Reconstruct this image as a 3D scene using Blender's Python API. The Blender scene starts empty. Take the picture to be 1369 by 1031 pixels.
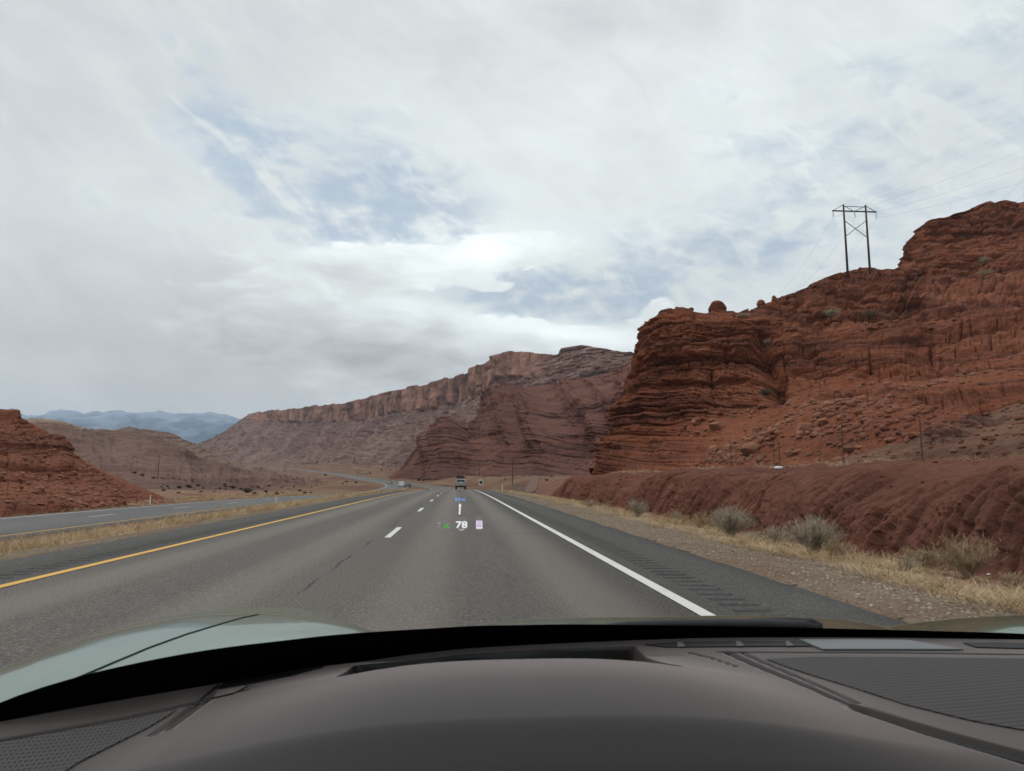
import bpy, bmesh, math, random
import numpy as np
from mathutils import Vector, Matrix
from mathutils.bvhtree import BVHTree

R = math.radians
scene = bpy.context.scene
COL = scene.collection
rng = np.random.default_rng(7)
random.seed(7)

# ------------------------------------------------------------------ camera
F = 950.0                      # focal length in photo pixels (1369 wide)
PITCH = math.atan(124.5 / F)
YAW = math.atan(72.5 / F * math.cos(PITCH))
CAM = np.array([0.0, 0.0, 1.17])
fwd = np.array([math.sin(YAW) * math.cos(PITCH), math.cos(YAW) * math.cos(PITCH), math.sin(PITCH)])
rgt = np.array([math.cos(YAW), -math.sin(YAW), 0.0])
upv = np.cross(rgt, fwd)
cd = bpy.data.cameras.new('camera')
cam = bpy.data.objects.new('camera', cd)
COL.objects.link(cam)
cd.sensor_width = 36.0
cd.lens = F / 1369.0 * 36.0
cd.clip_start = 0.02
cd.clip_end = 60000
cd.dof.use_dof = True
cd.dof.focus_distance = 60
cd.dof.aperture_fstop = 18
M3 = Matrix((rgt, upv, -fwd)).transposed()
cam.matrix_world = Matrix.Translation(CAM) @ M3.to_4x4()
scene.camera = cam
scene.render.resolution_x, scene.render.resolution_y = 1024, 771


def ray(x, y):
    x = np.asarray(x, float); y = np.asarray(y, float)
    return fwd + ((x - 684.5) / F)[..., None] * rgt + ((515.5 - y) / F)[..., None] * upv


def at(x, y, d):
    """world point seen at photo pixel x, y at distance d along the road"""
    r = ray(x, y)
    return CAM + r * (np.asarray(d, float) / r[..., 1])[..., None]


def on_z(x, y, z):
    r = ray(x, y)
    return CAM + r * ((z - CAM[2]) / r[..., 2])[..., None]


def to_px(P):
    q = P - CAM
    w = q @ fwd
    return 684.5 + F * (q @ rgt) / w, 515.5 - F * (q @ upv) / w


# ------------------------------------------------------------------ render look
scene.view_settings.view_transform = 'Standard'
scene.view_settings.look = 'None'
scene.view_settings.exposure = 0.0
scene.view_settings.gamma = 1.0
scene.cycles.max_bounces = 6
scene.cycles.diffuse_bounces = 3
scene.cycles.glossy_bounces = 3
scene.cycles.transparent_max_bounces = 12
scene.cycles.volume_bounces = 0
scene.cycles.use_denoising = True
scene.cycles.sample_clamp_indirect = 4.0

SUN_EL, SUN_AZ = 48.0, -75.0    # azimuth from +Y (road direction), negative to the left


# ------------------------------------------------------------------ node helper
class NT:
    def __init__(s, tree):
        s.t = tree
        s.n = tree.nodes
        s.n.clear()

    def new(s, kind, **kw):
        nd = s.n.new(kind)
        for k, v in kw.items():
            setattr(nd, k, v)
        return nd

    def put(s, sock, v):
        if v is None:
            return
        if isinstance(v, (int, float)):
            try:
                sock.default_value = v
            except TypeError:
                sock.default_value = (v, v, v) if len(sock.default_value) == 3 else (v, v, v, 1)
        elif isinstance(v, (tuple, list)):
            n = len(sock.default_value)
            v = tuple(v)
            sock.default_value = (v + (1,))[:n] if n == 4 else v[:n]
        else:
            s.t.links.new(v, sock)

    def m(s, op, a, b=None, c=None, clamp=False):
        nd = s.new('ShaderNodeMath', operation=op, use_clamp=clamp)
        s.put(nd.inputs[0], a); s.put(nd.inputs[1], b); s.put(nd.inputs[2], c)
        return nd.outputs[0]

    def v(s, op, a, b=None):
        nd = s.new('ShaderNodeVectorMath', operation=op)
        s.put(nd.inputs[0], a); s.put(nd.inputs[1], b)
        return nd.outputs[1] if op in ('DOT_PRODUCT', 'LENGTH') else nd.outputs[0]

    def mix(s, f, a, b, blend='MIX'):
        nd = s.new('ShaderNodeMix', data_type='RGBA', blend_type=blend)
        s.put(nd.inputs[0], f); s.put(nd.inputs[6], a); s.put(nd.inputs[7], b)
        return nd.outputs[2]

    def step(s, x, lo, hi, a=0.0, b=1.0):
        nd = s.new('ShaderNodeMapRange', interpolation_type='SMOOTHSTEP', clamp=True)
        s.put(nd.inputs[0], x); s.put(nd.inputs[1], lo); s.put(nd.inputs[2], hi)
        s.put(nd.inputs[3], a); s.put(nd.inputs[4], b)
        return nd.outputs[0]

    def noise(s, vec, scale=1.0, detail=4.0, rough=0.55, dist=0.0):
        nd = s.new('ShaderNodeTexNoise')
        s.put(nd.inputs['Vector'], vec)
        nd.inputs['Scale'].default_value = scale
        nd.inputs['Detail'].default_value = detail
        nd.inputs['Roughness'].default_value = rough
        nd.inputs['Distortion'].default_value = dist
        return nd.outputs[0]

    def voro(s, vec, scale, feature='F1'):
        nd = s.new('ShaderNodeTexVoronoi', feature=feature)
        s.put(nd.inputs['Vector'], vec)
        nd.inputs['Scale'].default_value = scale
        return nd

    def sep(s, vec):
        nd = s.new('ShaderNodeSeparateXYZ')
        s.put(nd.inputs[0], vec)
        return nd.outputs

    def comb(s, x, y, z):
        nd = s.new('ShaderNodeCombineXYZ')
        s.put(nd.inputs[0], x); s.put(nd.inputs[1], y); s.put(nd.inputs[2], z)
        return nd.outputs[0]

    def attr(s, name):
        return s.new('ShaderNodeAttribute', attribute_name=name).outputs['Fac']

    def bump(s, h, strength=0.5, dist=0.1, normal=None):
        nd = s.new('ShaderNodeBump')
        nd.inputs['Strength'].default_value = strength
        nd.inputs['Distance'].default_value = dist
        s.put(nd.inputs['Height'], h)
        s.put(nd.inputs['Normal'], normal)
        return nd.outputs[0]

    def pos(s):
        return s.new('ShaderNodeNewGeometry').outputs['Position']

    def obj(s):
        return s.new('ShaderNodeTexCoord').outputs['Object']


MATS = {}


def material(name, fn):
    m = bpy.data.materials.new(name)
    m.use_nodes = True
    nt = NT(m.node_tree)
    out = nt.new('ShaderNodeOutputMaterial')
    res = fn(nt)
    if isinstance(res, dict):
        b = nt.new('ShaderNodeBsdfPrincipled')
        for k, v in res.items():
            nt.put(b.inputs[k], v)
        if 'Specular IOR Level' not in res:
            b.inputs['Specular IOR Level'].default_value = 0.25
        res = b.outputs[0]
    m.node_tree.links.new(res, out.inputs['Surface'])
    MATS[name] = m
    return m


def plain(name, col, rough=0.6, spec=0.3, metal=0.0, var=0.12, scale=6.0):
    def f(n):
        ns = n.noise(n.obj(), scale, 4)
        c = n.mix(n.m('MULTIPLY', n.step(ns, .35, .65), var * 2), col, tuple(x * (1 - var * 2) for x in col))
        return {'Base Color': c, 'Roughness': rough, 'Specular IOR Level': spec, 'Metallic': metal}
    return material(name, f)


# ------------------------------------------------------------------ world
def pix_azel(x, y):
    r = ray(x, y); r = r / np.linalg.norm(r)
    return math.atan2(r[0], r[1]), math.asin(r[2])


world = bpy.data.worlds.new('World')
scene.world = world
world.use_nodes = True
wn = NT(world.node_tree)
wout = wn.new('ShaderNodeOutputWorld')
wbg = wn.new('ShaderNodeBackground')
wbg.inputs['Strength'].default_value = 0.1
sky = wn.new('ShaderNodeTexSky', sky_type='NISHITA')
sky.sun_disc = False
sky.sun_elevation = R(SUN_EL)
sky.sun_rotation = R(SUN_AZ)
sky.air_density = 1.0
sky.dust_density = 1.5
sky.ozone_density = 1.5
wdir = wn.v('NORMALIZE', wn.new('ShaderNodeTexCoord').outputs['Generated'])
wx, wy, wz = wn.sep(wdir)
az = wn.m('ARCTAN2', wx, wy)
el = wn.m('ARCSINE', wz)
PXR = 1.0 / F


def blob(x, y, sx, sy, rot=0.0):
    """soft patch of sky centred on a direction; sx, sy half-widths, rot degrees"""
    a0, e0 = pix_azel(x, y)
    da = wn.m('SUBTRACT', az, a0)
    de = wn.m('SUBTRACT', el, e0)
    c, s_ = math.cos(R(rot)), math.sin(R(rot))
    u = wn.m('ADD', wn.m('MULTIPLY', da, c / (sx * PXR)), wn.m('MULTIPLY', de, s_ / (sx * PXR)))
    w = wn.m('ADD', wn.m('MULTIPLY', da, -s_ / (sy * PXR)), wn.m('MULTIPLY', de, c / (sy * PXR)))
    q = wn.m('ADD', wn.m('MULTIPLY', u, u), wn.m('MULTIPLY', w, w))
    return wn.m('EXPONENT', wn.m('MULTIPLY', q, -1.0))


def addup(terms):
    tot = None
    for amp, t in terms:
        k = wn.m('MULTIPLY', t, amp)
        tot = k if tot is None else wn.m('ADD', tot, k)
    return tot


# noise coordinates: flat cloud deck seen in perspective, and angular ones for the wisps
zz = wn.m('ADD', wn.m('MAXIMUM', wz, 0.0), 0.16)
deck = wn.comb(wn.m('DIVIDE', wx, zz), wn.m('DIVIDE', wy, zz), 0.0)
ang = wn.comb(wn.m('MULTIPLY', az, 1.0), wn.m('MULTIPLY', el, 1.7), 0.0)
# wisps run from upper left down to the right
rotc, rots = math.cos(R(-34)), math.sin(R(-34))
wu = wn.m('ADD', wn.m('MULTIPLY', az, rotc), wn.m('MULTIPLY', el, rots))
wv = wn.m('ADD', wn.m('MULTIPLY', az, -rots), wn.m('MULTIPLY', el, rotc))
wisp_vec = wn.comb(wn.m('MULTIPLY', wu, 3.2), wn.m('MULTIPLY', wv, 7.0), 0.0)
n_big = wn.noise(deck, 0.55, 6, .55, 0.4)
n_wisp = wn.noise(wisp_vec, 1.6, 9, .62, .8)
n_puff = wn.noise(wn.comb(wn.m('MULTIPLY', az, .75), wn.m('MULTIPLY', el, 2.1), 0.0), 12.0, 10, .6, 0.3)
n_soft = wn.noise(ang, 3.2, 5, .5, 0.3)
n_fine = wn.noise(ang, 30.0, 6, .6, 0.2)
gap = addup([(.8, blob(430, 250, 230, 62, -18)), (0.75, blob(560, 240, 120, 70, -40)), (.55, blob(300, 190, 110, 50, -50)),
             (0.55, blob(440, 310, 130, 26, -3)), (1.25, blob(755, 395, 130, 40, -8)), (0.55, blob(655, 410, 70, 26, 0)),
             (0.62, blob(960, 345, 230, 48, -2)), (.58, blob(1230, 250, 230, 130, 20)), (.42, blob(1080, 180, 300, 120, 10)),
             (.28, blob(130, 270, 110, 40, 10)), (.3, blob(330, 90, 200, 60, -45)), (.5, blob(850, 395, 60, 30, 0))])
noise_mix = wn.m('ADD', wn.m('MULTIPLY', wn.m('SUBTRACT', n_wisp, .5), 2.3),
                 wn.m('MULTIPLY', wn.m('SUBTRACT', n_puff, .5), 3.3))
noise_mix = wn.m('ADD', noise_mix, wn.m('MULTIPLY', wn.m('SUBTRACT', n_fine, .5), 1.1))
clear = wn.m('ADD', wn.m('SUBTRACT', gap, 0.40), wn.m('MULTIPLY', noise_mix, wn.m('ADD', wn.m('MULTIPLY', gap, .95), .16)))
# cumulus bank low in the middle: a firm lumpy top edge
bank_edge = wn.m('ADD', addup([(1.0, blob(470, 470, 260, 62, -6)), (1.0, blob(640, 465, 150, 42, -8)), (.9, blob(770, 462, 90, 24, -4)), (.75, blob(885, 415, 34, 20, 0)),
                               (1.0, blob(560, 350, 240, 34, 5)), (.6, blob(720, 330, 80, 20, -8)), (.5, blob(655, 383, 40, 9, -3)), (.6, blob(900, 445, 90, 20, -4))]),
                  wn.m('MULTIPLY', wn.m('SUBTRACT', n_puff, .5), 1.15))
bank_edge = wn.m('ADD', bank_edge, wn.m('MULTIPLY', wn.m('SUBTRACT', n_fine, .5), .35))
bank = wn.step(bank_edge, .38, .62)
cover = wn.m('SUBTRACT', 1.0, wn.step(clear, -.3, 1.3, 0.0, .72))
n_str = wn.noise(wn.comb(wn.m('MULTIPLY', wu, 5.0), wn.m('MULTIPLY', wv, 13.0), 2.0), 1.5, 9, .65, 1.1)
cover = wn.m('ADD', cover, wn.step(n_str, .48, .72, 0.0, .38), None, True)
cover = wn.m('MAXIMUM', cover, bank)
# brightness of the cloud itself
tone = addup([(-.10, blob(640, 85, 130, 60, -10)), (-.09, blob(900, 20, 200, 40, -5)), (-.05, blob(200, 120, 260, 60, 25)), (-.09, blob(330, 375, 220, 45, -4)),
              (-.24, blob(530, 486, 190, 32, -5)), (-.15, blob(170, 450, 330, 70, 0)), (-.17, blob(120, 550, 420, 70, 0)), (.07, blob(560, 230, 330, 160, 0)), (-.06, blob(60, 60, 200, 160, 0)),
              (.22, blob(600, 333, 200, 30, 3)), (.24, blob(620, 425, 170, 17, -8)), (.22, blob(780, 448, 80, 14, -6)), (-.08, blob(60, 20, 200, 120, 0)), (-.06, blob(420, 60, 120, 90, -50)), (.06, blob(1000, 200, 300, 200, 0)),
              (.05, blob(90, 120, 160, 120, 0)), (-.05, blob(20, 330, 80, 80, 0)), (-.05, blob(1080, 40, 60, 60, -40))])
tone = wn.m('ADD', tone, wn.m('MULTIPLY', wn.m('SUBTRACT', n_soft, .5), .22))
tone = wn.m('ADD', tone, wn.m('MULTIPLY', wn.m('SUBTRACT', n_wisp, .5), .26))
tone = wn.m('ADD', tone, wn.m('MULTIPLY', wn.m('SUBTRACT', n_puff, .5), .15))
tone = wn.m('ADD', tone, wn.m('MULTIPLY', wn.m('MULTIPLY', bank, wn.m('SUBTRACT', n_puff, .44)), .6))
lum = wn.m('MULTIPLY', wn.m('ADD', tone, .85), 10.0)
ccol = wn.mix(wn.step(tone, -.14, .06), (.935, .962, .99), (.945, .99, 1.0))
ccol = wn.v('MULTIPLY', ccol, wn.comb(lum, lum, lum))
skyc = wn.mix(1.0, sky.outputs[0], (1.06, 1.0, .96), 'MULTIPLY')
skyc = wn.mix(.62, skyc, (4.5, 5.9, 7.7))
full = wn.mix(cover, skyc, ccol)
# overcast skies are brightest overhead
zen = wn.step(el, R(36), R(75), 1.0, 2.1)
full = wn.v('MULTIPLY', full, wn.comb(zen, zen, zen))
wn.t.links.new(full, wbg.inputs['Color'])
wn.t.links.new(wbg.outputs[0], wout.inputs['Surface'])
world.cycles.sampling_method = 'MANUAL'
world.cycles.sample_map_resolution = 1024

sl = bpy.data.lights.new('sun', 'SUN')
sl.energy = 1.0
sl.angle = R(14)
sl.color = (1.0, .96, .90)
so = bpy.data.objects.new('sun', sl)
COL.objects.link(so)
sd = Vector((math.sin(R(SUN_AZ)) * math.cos(R(SUN_EL)), math.cos(R(SUN_AZ)) * math.cos(R(SUN_EL)), math.sin(R(SUN_EL))))
so.rotation_euler = sd.to_track_quat('Z', 'Y').to_euler()
so.location = (0, 0, 400)


# ------------------------------------------------------------------ numpy noise
def hsh(ix, iy, iz, seed=0):
    h = (ix.astype(np.int64) * 374761393 + iy.astype(np.int64) * 668265263 + iz.astype(np.int64) * 2147483647 + seed * 974711) & 0xffffffff
    h = ((h ^ (h >> 13)) * 1274126177) & 0xffffffff
    h = ((h ^ (h >> 15)) * 2246822519) & 0xffffffff
    h = h ^ (h >> 16)
    return h.astype(np.float64) / 4294967295.0


def vnoise(x, y, z, seed=0):
    x, y, z = np.broadcast_arrays(np.asarray(x, float), np.asarray(y, float), np.asarray(z, float))
    ix, iy, iz = np.floor(x), np.floor(y), np.floor(z)
    fx, fy, fz = x - ix, y - iy, z - iz
    fx = fx * fx * fx * (fx * (fx * 6 - 15) + 10)
    fy = fy * fy * fy * (fy * (fy * 6 - 15) + 10)
    fz = fz * fz * fz * (fz * (fz * 6 - 15) + 10)
    r = 0
    for a in (0, 1):
        for b in (0, 1):
            for c in (0, 1):
                w = (fx if a else 1 - fx) * (fy if b else 1 - fy) * (fz if c else 1 - fz)
                r = r + w * hsh(ix + a, iy + b, iz + c, seed)
    return r * 2 - 1


def fbm(x, y, z, octv=4, seed=0, gain=.5):
    a, r, t = 1.0, 0.0, 0.0
    for k in range(octv):
        r = r + a * vnoise(x, y, z, seed + k * 17)
        t += a
        a *= gain
        x, y, z = x * 2.03 + 3.1, y * 2.03 + 1.7, z * 2.03 + 5.3
    return r / t


def ridged(x, y, z, octv=4, seed=0):
    a, r, t = 1.0, 0.0, 0.0
    for k in range(octv):
        r = r + a * (1 - np.abs(vnoise(x, y, z, seed + k * 31)) * 2)
        t += a
        a *= .5
        x, y, z = x * 2.1 + 3.1, y * 2.1 + 1.7, z * 2.1 + 5.3
    return r / t


def sstep(x, a, b):
    t = np.clip((x - a) / (b - a), 0, 1)
    return t * t * (3 - 2 * t)


def strata(u, z, h, w, seed):
    """beds of rock of thickness ~h broken by joints ~w apart: -.5 .. .5"""
    zz_ = z / h
    zz_ = zz_ + .38 * vnoise(zz_ * .9, 0 * z + seed, 0 * z, seed)
    k = np.floor(zz_)
    f = zz_ - k
    uu = u / w * (0.6 + hsh(k, k * 0, k * 0, seed + 5)) + hsh(k, k * 0, k * 0, seed + 1) * 31
    uu = uu + .35 * vnoise(uu * .8, k * 3.7, 0 * z, seed + 2)
    j = np.floor(uu)
    g = uu - j
    bed = hsh(k, k * 0 + 3, k * 0, seed + 3) - .5
    blk = hsh(k, j, k * 0, seed + 4) - .5
    groove = -.62 * (1 - sstep(f, 0, .14)) - .2 * sstep(f, .9, 1.0)
    joint = -.38 * (.4 + .6 * hsh(k, j, k * 0 + 9, seed + 8)) * (1 - sstep(np.minimum(g, 1 - g), 0, .05))
    return .75 * bed + .55 * blk + groove + joint


# ------------------------------------------------------------------ mesh helpers
def mesh_from(name, V, Fc, mat=None, parent=None, smooth=False, attrs=None):
    me = bpy.data.meshes.new(name)
    V = np.asarray(V, np.float32).reshape(-1, 3)
    if isinstance(Fc, np.ndarray):
        nf, k = Fc.shape
        me.vertices.add(len(V)); me.vertices.foreach_set('co', V.ravel())
        me.loops.add(nf * k); me.loops.foreach_set('vertex_index', Fc.astype(np.int32).ravel())
        me.polygons.add(nf)
        me.polygons.foreach_set('loop_start', (np.arange(nf) * k).astype(np.int32))
        me.update(calc_edges=True)
    else:
        me.from_pydata([tuple(map(float, v)) for v in V], [], [tuple(int(i) for i in f) for f in Fc])
        me.update()
    if smooth:
        me.polygons.foreach_set('use_smooth', np.ones(len(me.polygons), bool))
    for k_, a in (attrs or {}).items():
        at_ = me.attributes.new(k_, 'FLOAT', 'POINT')
        at_.data.foreach_set('value', np.asarray(a, np.float32).ravel())
    o = bpy.data.objects.new(name, me)
    COL.objects.link(o)
    if mat:
        me.materials.append(mat)
    if parent is not None:
        o.parent = parent
    return o


def grid_faces(nr, nc):
    i = np.arange(nr * nc).reshape(nr, nc)
    return np.stack([i[:-1, :-1], i[:-1, 1:], i[1:, 1:], i[1:, :-1]], -1).reshape(-1, 4)


def tag(o, label=None, cat=None, group=None, kind=None):
    for k, v in (('label', label), ('category', cat), ('group', group), ('kind', kind)):
        if v:
            o[k] = v
    return o


def empty(name, loc=(0, 0, 0), rz=0.0):
    o = bpy.data.objects.new(name, None)
    COL.objects.link(o)
    o.empty_display_size = .2
    o.location = loc
    o.rotation_euler = (0, 0, rz)
    return o


class MB:
    """collects simple solids; build() makes one mesh object"""

    def __init__(s):
        s.V, s.F = [], []

    def add(s, V, Fc):
        b = len(s.V)
        s.V += [tuple(v) for v in V]
        s.F += [tuple(i + b for i in f) for f in Fc]
        return s

    def box(s, c, size, rot=None, taper=1.0):
        x, y, z = [k / 2 for k in size]
        P = [(-x, -y, -z), (x, -y, -z), (x, y, -z), (-x, y, -z),
             (-x * taper, -y * taper, z), (x * taper, -y * taper, z), (x * taper, y * taper, z), (-x * taper, y * taper, z)]
        P = [Vector(p) for p in P]
        if rot is not None:
            P = [rot @ p for p in P]
        return s.add([p + Vector(c) for p in P], [(0, 3, 2, 1), (4, 5, 6, 7), (0, 1, 5, 4), (1, 2, 6, 5), (2, 3, 7, 6), (3, 0, 4, 7)])

    def tube(s, pts, r, n=8, caps=True):
        pts = [Vector(p) for p in pts]
        rs = r if isinstance(r, (list, tuple)) else [r] * len(pts)
        rings = []
        for i, p in enumerate(pts):
            d = (pts[min(i + 1, len(pts) - 1)] - pts[max(i - 1, 0)]).normalized()
            a = d.cross(Vector((0, 0, 1)))
            if a.length < 1e-3:
                a = d.cross(Vector((1, 0, 0)))
            a.normalize()
            b = d.cross(a)
            rings.append([p + (a * math.cos(2 * math.pi * k / n) + b * math.sin(2 * math.pi * k / n)) * rs[i] for k in range(n)])
        V = [v for rg in rings for v in rg]
        Fc = []
        for i in range(len(pts) - 1):
            for k in range(n):
                Fc.append((i * n + k, i * n + (k + 1) % n, (i + 1) * n + (k + 1) % n, (i + 1) * n + k))
        if caps:
            Fc.append(tuple(range(n - 1, -1, -1)))
            Fc.append(tuple((len(pts) - 1) * n + k for k in range(n)))
        return s.add(V, Fc)

    def prism(s, poly, axis, lo, hi):
        """polygon in the plane normal to axis, extruded lo..hi"""
        n = len(poly)
        def p3(a, b, t):
            return {'x': (t, a, b), 'y': (a, t, b), 'z': (a, b, t)}[axis]
        V = [p3(a, b, lo) for a, b in poly] + [p3(a, b, hi) for a, b in poly]
        Fc = [tuple(range(n - 1, -1, -1)), tuple(range(n, 2 * n))]
        Fc += [(i, (i + 1) % n, n + (i + 1) % n, n + i) for i in range(n)]
        return s.add(V, Fc)

    def build(s, name, mat, parent=None, smooth=False, bevel=0.0):
        o = mesh_from(name, s.V, s.F, mat, parent, smooth)
        bm = bmesh.new(); bm.from_mesh(o.data)
        bmesh.ops.recalc_face_normals(bm, faces=bm.faces)
        if bevel:
            bmesh.ops.bevel(bm, geom=bm.edges[:], offset=bevel, segments=2, affect='EDGES', profile=.6)
        bm.to_mesh(o.data); bm.free()
        if smooth:
            o.data.polygons.foreach_set('use_smooth', np.ones(len(o.data.polygons), bool))
        return o


# ------------------------------------------------------------------ materials of the land
def rock_mat(name, c_mid, c_dark, c_pale, band=1.0, bump=.85, sz=1.0, dust=None, dustamt=.5):
    def f(n):
        p = n.pos()
        x, y, z = n.sep(p)
        big = n.noise(p, .045 / sz, 4, .55)
        med = n.noise(p, .35 / sz, 6, .6)
        fine = n.noise(p, 2.4 / sz, 6, .65)
        wz_ = n.m('ADD', z, n.m('MULTIPLY', n.noise(p, .06 / sz, 3), 6.0 * sz))
        beds = n.noise(n.comb(n.m('MULTIPLY', x, .02 / sz), n.m('MULTIPLY', y, .02 / sz), n.m('MULTIPLY', wz_, .9 * band / sz)), 1.0, 5, .65)
        c = n.mix(n.step(beds, .36, .62), c_dark, c_mid)
        c = n.mix(n.m('MULTIPLY', n.step(big, .45, .7), .55), c, c_pale)
        c = n.mix(n.m('MULTIPLY', n.step(med, .52, .75), .45), c, c_pale)
        c = n.mix(n.m('MULTIPLY', n.step(fine, .54, .72), .5), c, c_pale)
        c = n.mix(n.m('MULTIPLY', n.step(fine, .28, .47, 1.0, 0.0), .75), c, tuple(k * .62 for k in c_dark))
        thin = n.noise(n.comb(n.m('MULTIPLY', x, .06 / sz), n.m('MULTIPLY', y, .06 / sz), n.m('MULTIPLY', wz_, 3.6 * band / sz)), 1.0, 4, .6)
        c = n.mix(n.m('MULTIPLY', n.step(thin, .30, .42, 1.0, 0.0), .6), c, tuple(k * .6 for k in c_dark))
        if dust:
            c = n.mix(n.m('MULTIPLY', n.attr('talus'), n.step(med, .3, .6, dustamt * .5, dustamt)), c, dust)
        h = n.m('ADD', n.m('MULTIPLY', fine, .5), n.m('ADD', n.m('MULTIPLY', med, 1.2), n.m('MULTIPLY', beds, .8)))
        return {'Base Color': c, 'Roughness': .95, 'Specular IOR Level': .1, 'Normal': n.bump(h, bump, .55 * sz)}
    return material(name, f)


M_CLIFF = rock_mat('red_sandstone', (.168, .054, .028), (.076, .026, .017), (.24, .094, .052), dust=(.178, .057, .029), dustamt=.75)
M_RIDGE = rock_mat('layered_red_rock', (.118, .047, .037), (.060, .028, .025), (.165, .075, .057), band=.7, sz=2.2, dust=(.14, .066, .050), dustamt=.6)
M_HILL = rock_mat('red_shale', (.160, .054, .032), (.10, .036, .024), (.22, .09, .056), dust=(.165, .058, .034), dustamt=.4)
M_BOULD = rock_mat('boulder_rock', (.20, .080, .048), (.11, .044, .030), (.31, .16, .105), bump=.5)


def mesa_f(n):
    p = n.pos()
    x, y, z = n.sep(p)
    big = n.noise(p, .006, 4, .55)
    med = n.noise(p, .05, 6, .62)
    fine = n.noise(p, .28, 5, .65)
    beds = n.noise(n.comb(n.m('MULTIPLY', x, .002), n.m('MULTIPLY', y, .002), n.m('MULTIPLY', z, .11)), 1.0, 4, .6)
    wall = n.attr('wall')
    t = n.mix(n.step(beds, .4, .6), (.115, .058, .050), (.160, .082, .066))
    t = n.mix(n.m('MULTIPLY', n.step(big, .42, .66), .6), t, (.195, .125, .10))
    t = n.mix(n.m('MULTIPLY', n.step(fine, .53, .72), .6), t, (.26, .185, .14))
    t = n.mix(n.m('MULTIPLY', n.step(fine, .3, .47, 1.0, 0.0), .5), t, (.10, .065, .055))
    blot = n.noise(p, .075, 6, .7)
    t = n.mix(n.m('MULTIPLY', n.step(blot, .52, .62), .55), t, (.25, .165, .125))
    t = n.mix(n.m('MULTIPLY', n.step(blot, .38, .48, 1.0, 0.0), .6), t, (.075, .042, .038))
    t = n.mix(n.m('MULTIPLY', n.step(n.attr('rib'), .35, .75), .4), t, (.235, .165, .13))
    blot = n.noise(p, .075, 6, .7)
    t = n.mix(n.m('MULTIPLY', n.step(blot, .52, .62), .55), t, (.25, .165, .125))
    t = n.mix(n.m('MULTIPLY', n.step(blot, .38, .48, 1.0, 0.0), .6), t, (.075, .042, .038))
    t = n.mix(n.m('MULTIPLY', n.step(n.attr('rib'), -.1, .3, 1.0, 0.0), .5), t, (.11, .07, .062))
    vert = n.noise(n.comb(n.m('MULTIPLY', x, .035), n.m('MULTIPLY', y, .035), n.m('MULTIPLY', z, .006)), 1.0, 5, .7)
    w = n.mix(n.step(vert, .38, .62), (.120, .062, .049), (.33, .175, .125))
    c = n.mix(wall, t, w)
    h = n.m('ADD', fine, n.m('MULTIPLY', med, 1.5))
    return {'Base Color': c, 'Roughness': .95, 'Specular IOR Level': .08, 'Normal': n.bump(h, .7, 4.0)}


M_MESA = material('mesa_slopes', mesa_f)


def mesa2_f(n):
    p = n.pos()
    x, y, z = n.sep(p)
    big = n.noise(p, .02, 4, .55)
    fine = n.noise(p, .5, 6, .65)
    beds = n.noise(n.comb(n.m('MULTIPLY', x, .006), n.m('MULTIPLY', y, .006), n.m('MULTIPLY', z, .35)), 1.0, 4, .6)
    t = n.mix(n.step(beds, .4, .6), (.098, .052, .044), (.145, .078, .063))
    t = n.mix(n.m('MULTIPLY', n.step(big, .4, .65), .7), t, (.165, .105, .083))
    t = n.mix(n.m('MULTIPLY', n.step(fine, .52, .7), .45), t, (.21, .145, .11))
    blot = n.noise(p, .2, 6, .7)
    t = n.mix(n.m('MULTIPLY', n.step(blot, .40, .49, 1.0, 0.0), .55), t, (.07, .042, .034))
    t = n.mix(n.m('MULTIPLY', n.attr('wall'), .7), t, (.29, .22, .18))
    return {'Base Color': t, 'Roughness': .95, 'Specular IOR Level': .08, 'Normal': n.bump(fine, .6, 1.5)}


M_MESA2 = material('pale_mesa_slopes', mesa2_f)


def mount_f(n):
    p = n.pos()
    x, y, z = n.sep(p)
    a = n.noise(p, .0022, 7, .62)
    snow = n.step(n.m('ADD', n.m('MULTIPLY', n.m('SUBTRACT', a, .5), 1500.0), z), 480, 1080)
    c = n.mix(snow, (.055, .095, .15), (.21, .28, .37))  # blue and low contrast of distant haze mixed into rock and snow colours
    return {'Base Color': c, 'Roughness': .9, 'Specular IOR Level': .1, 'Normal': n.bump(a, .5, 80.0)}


M_MOUNT = material('snowy_mountain', mount_f)


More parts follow.
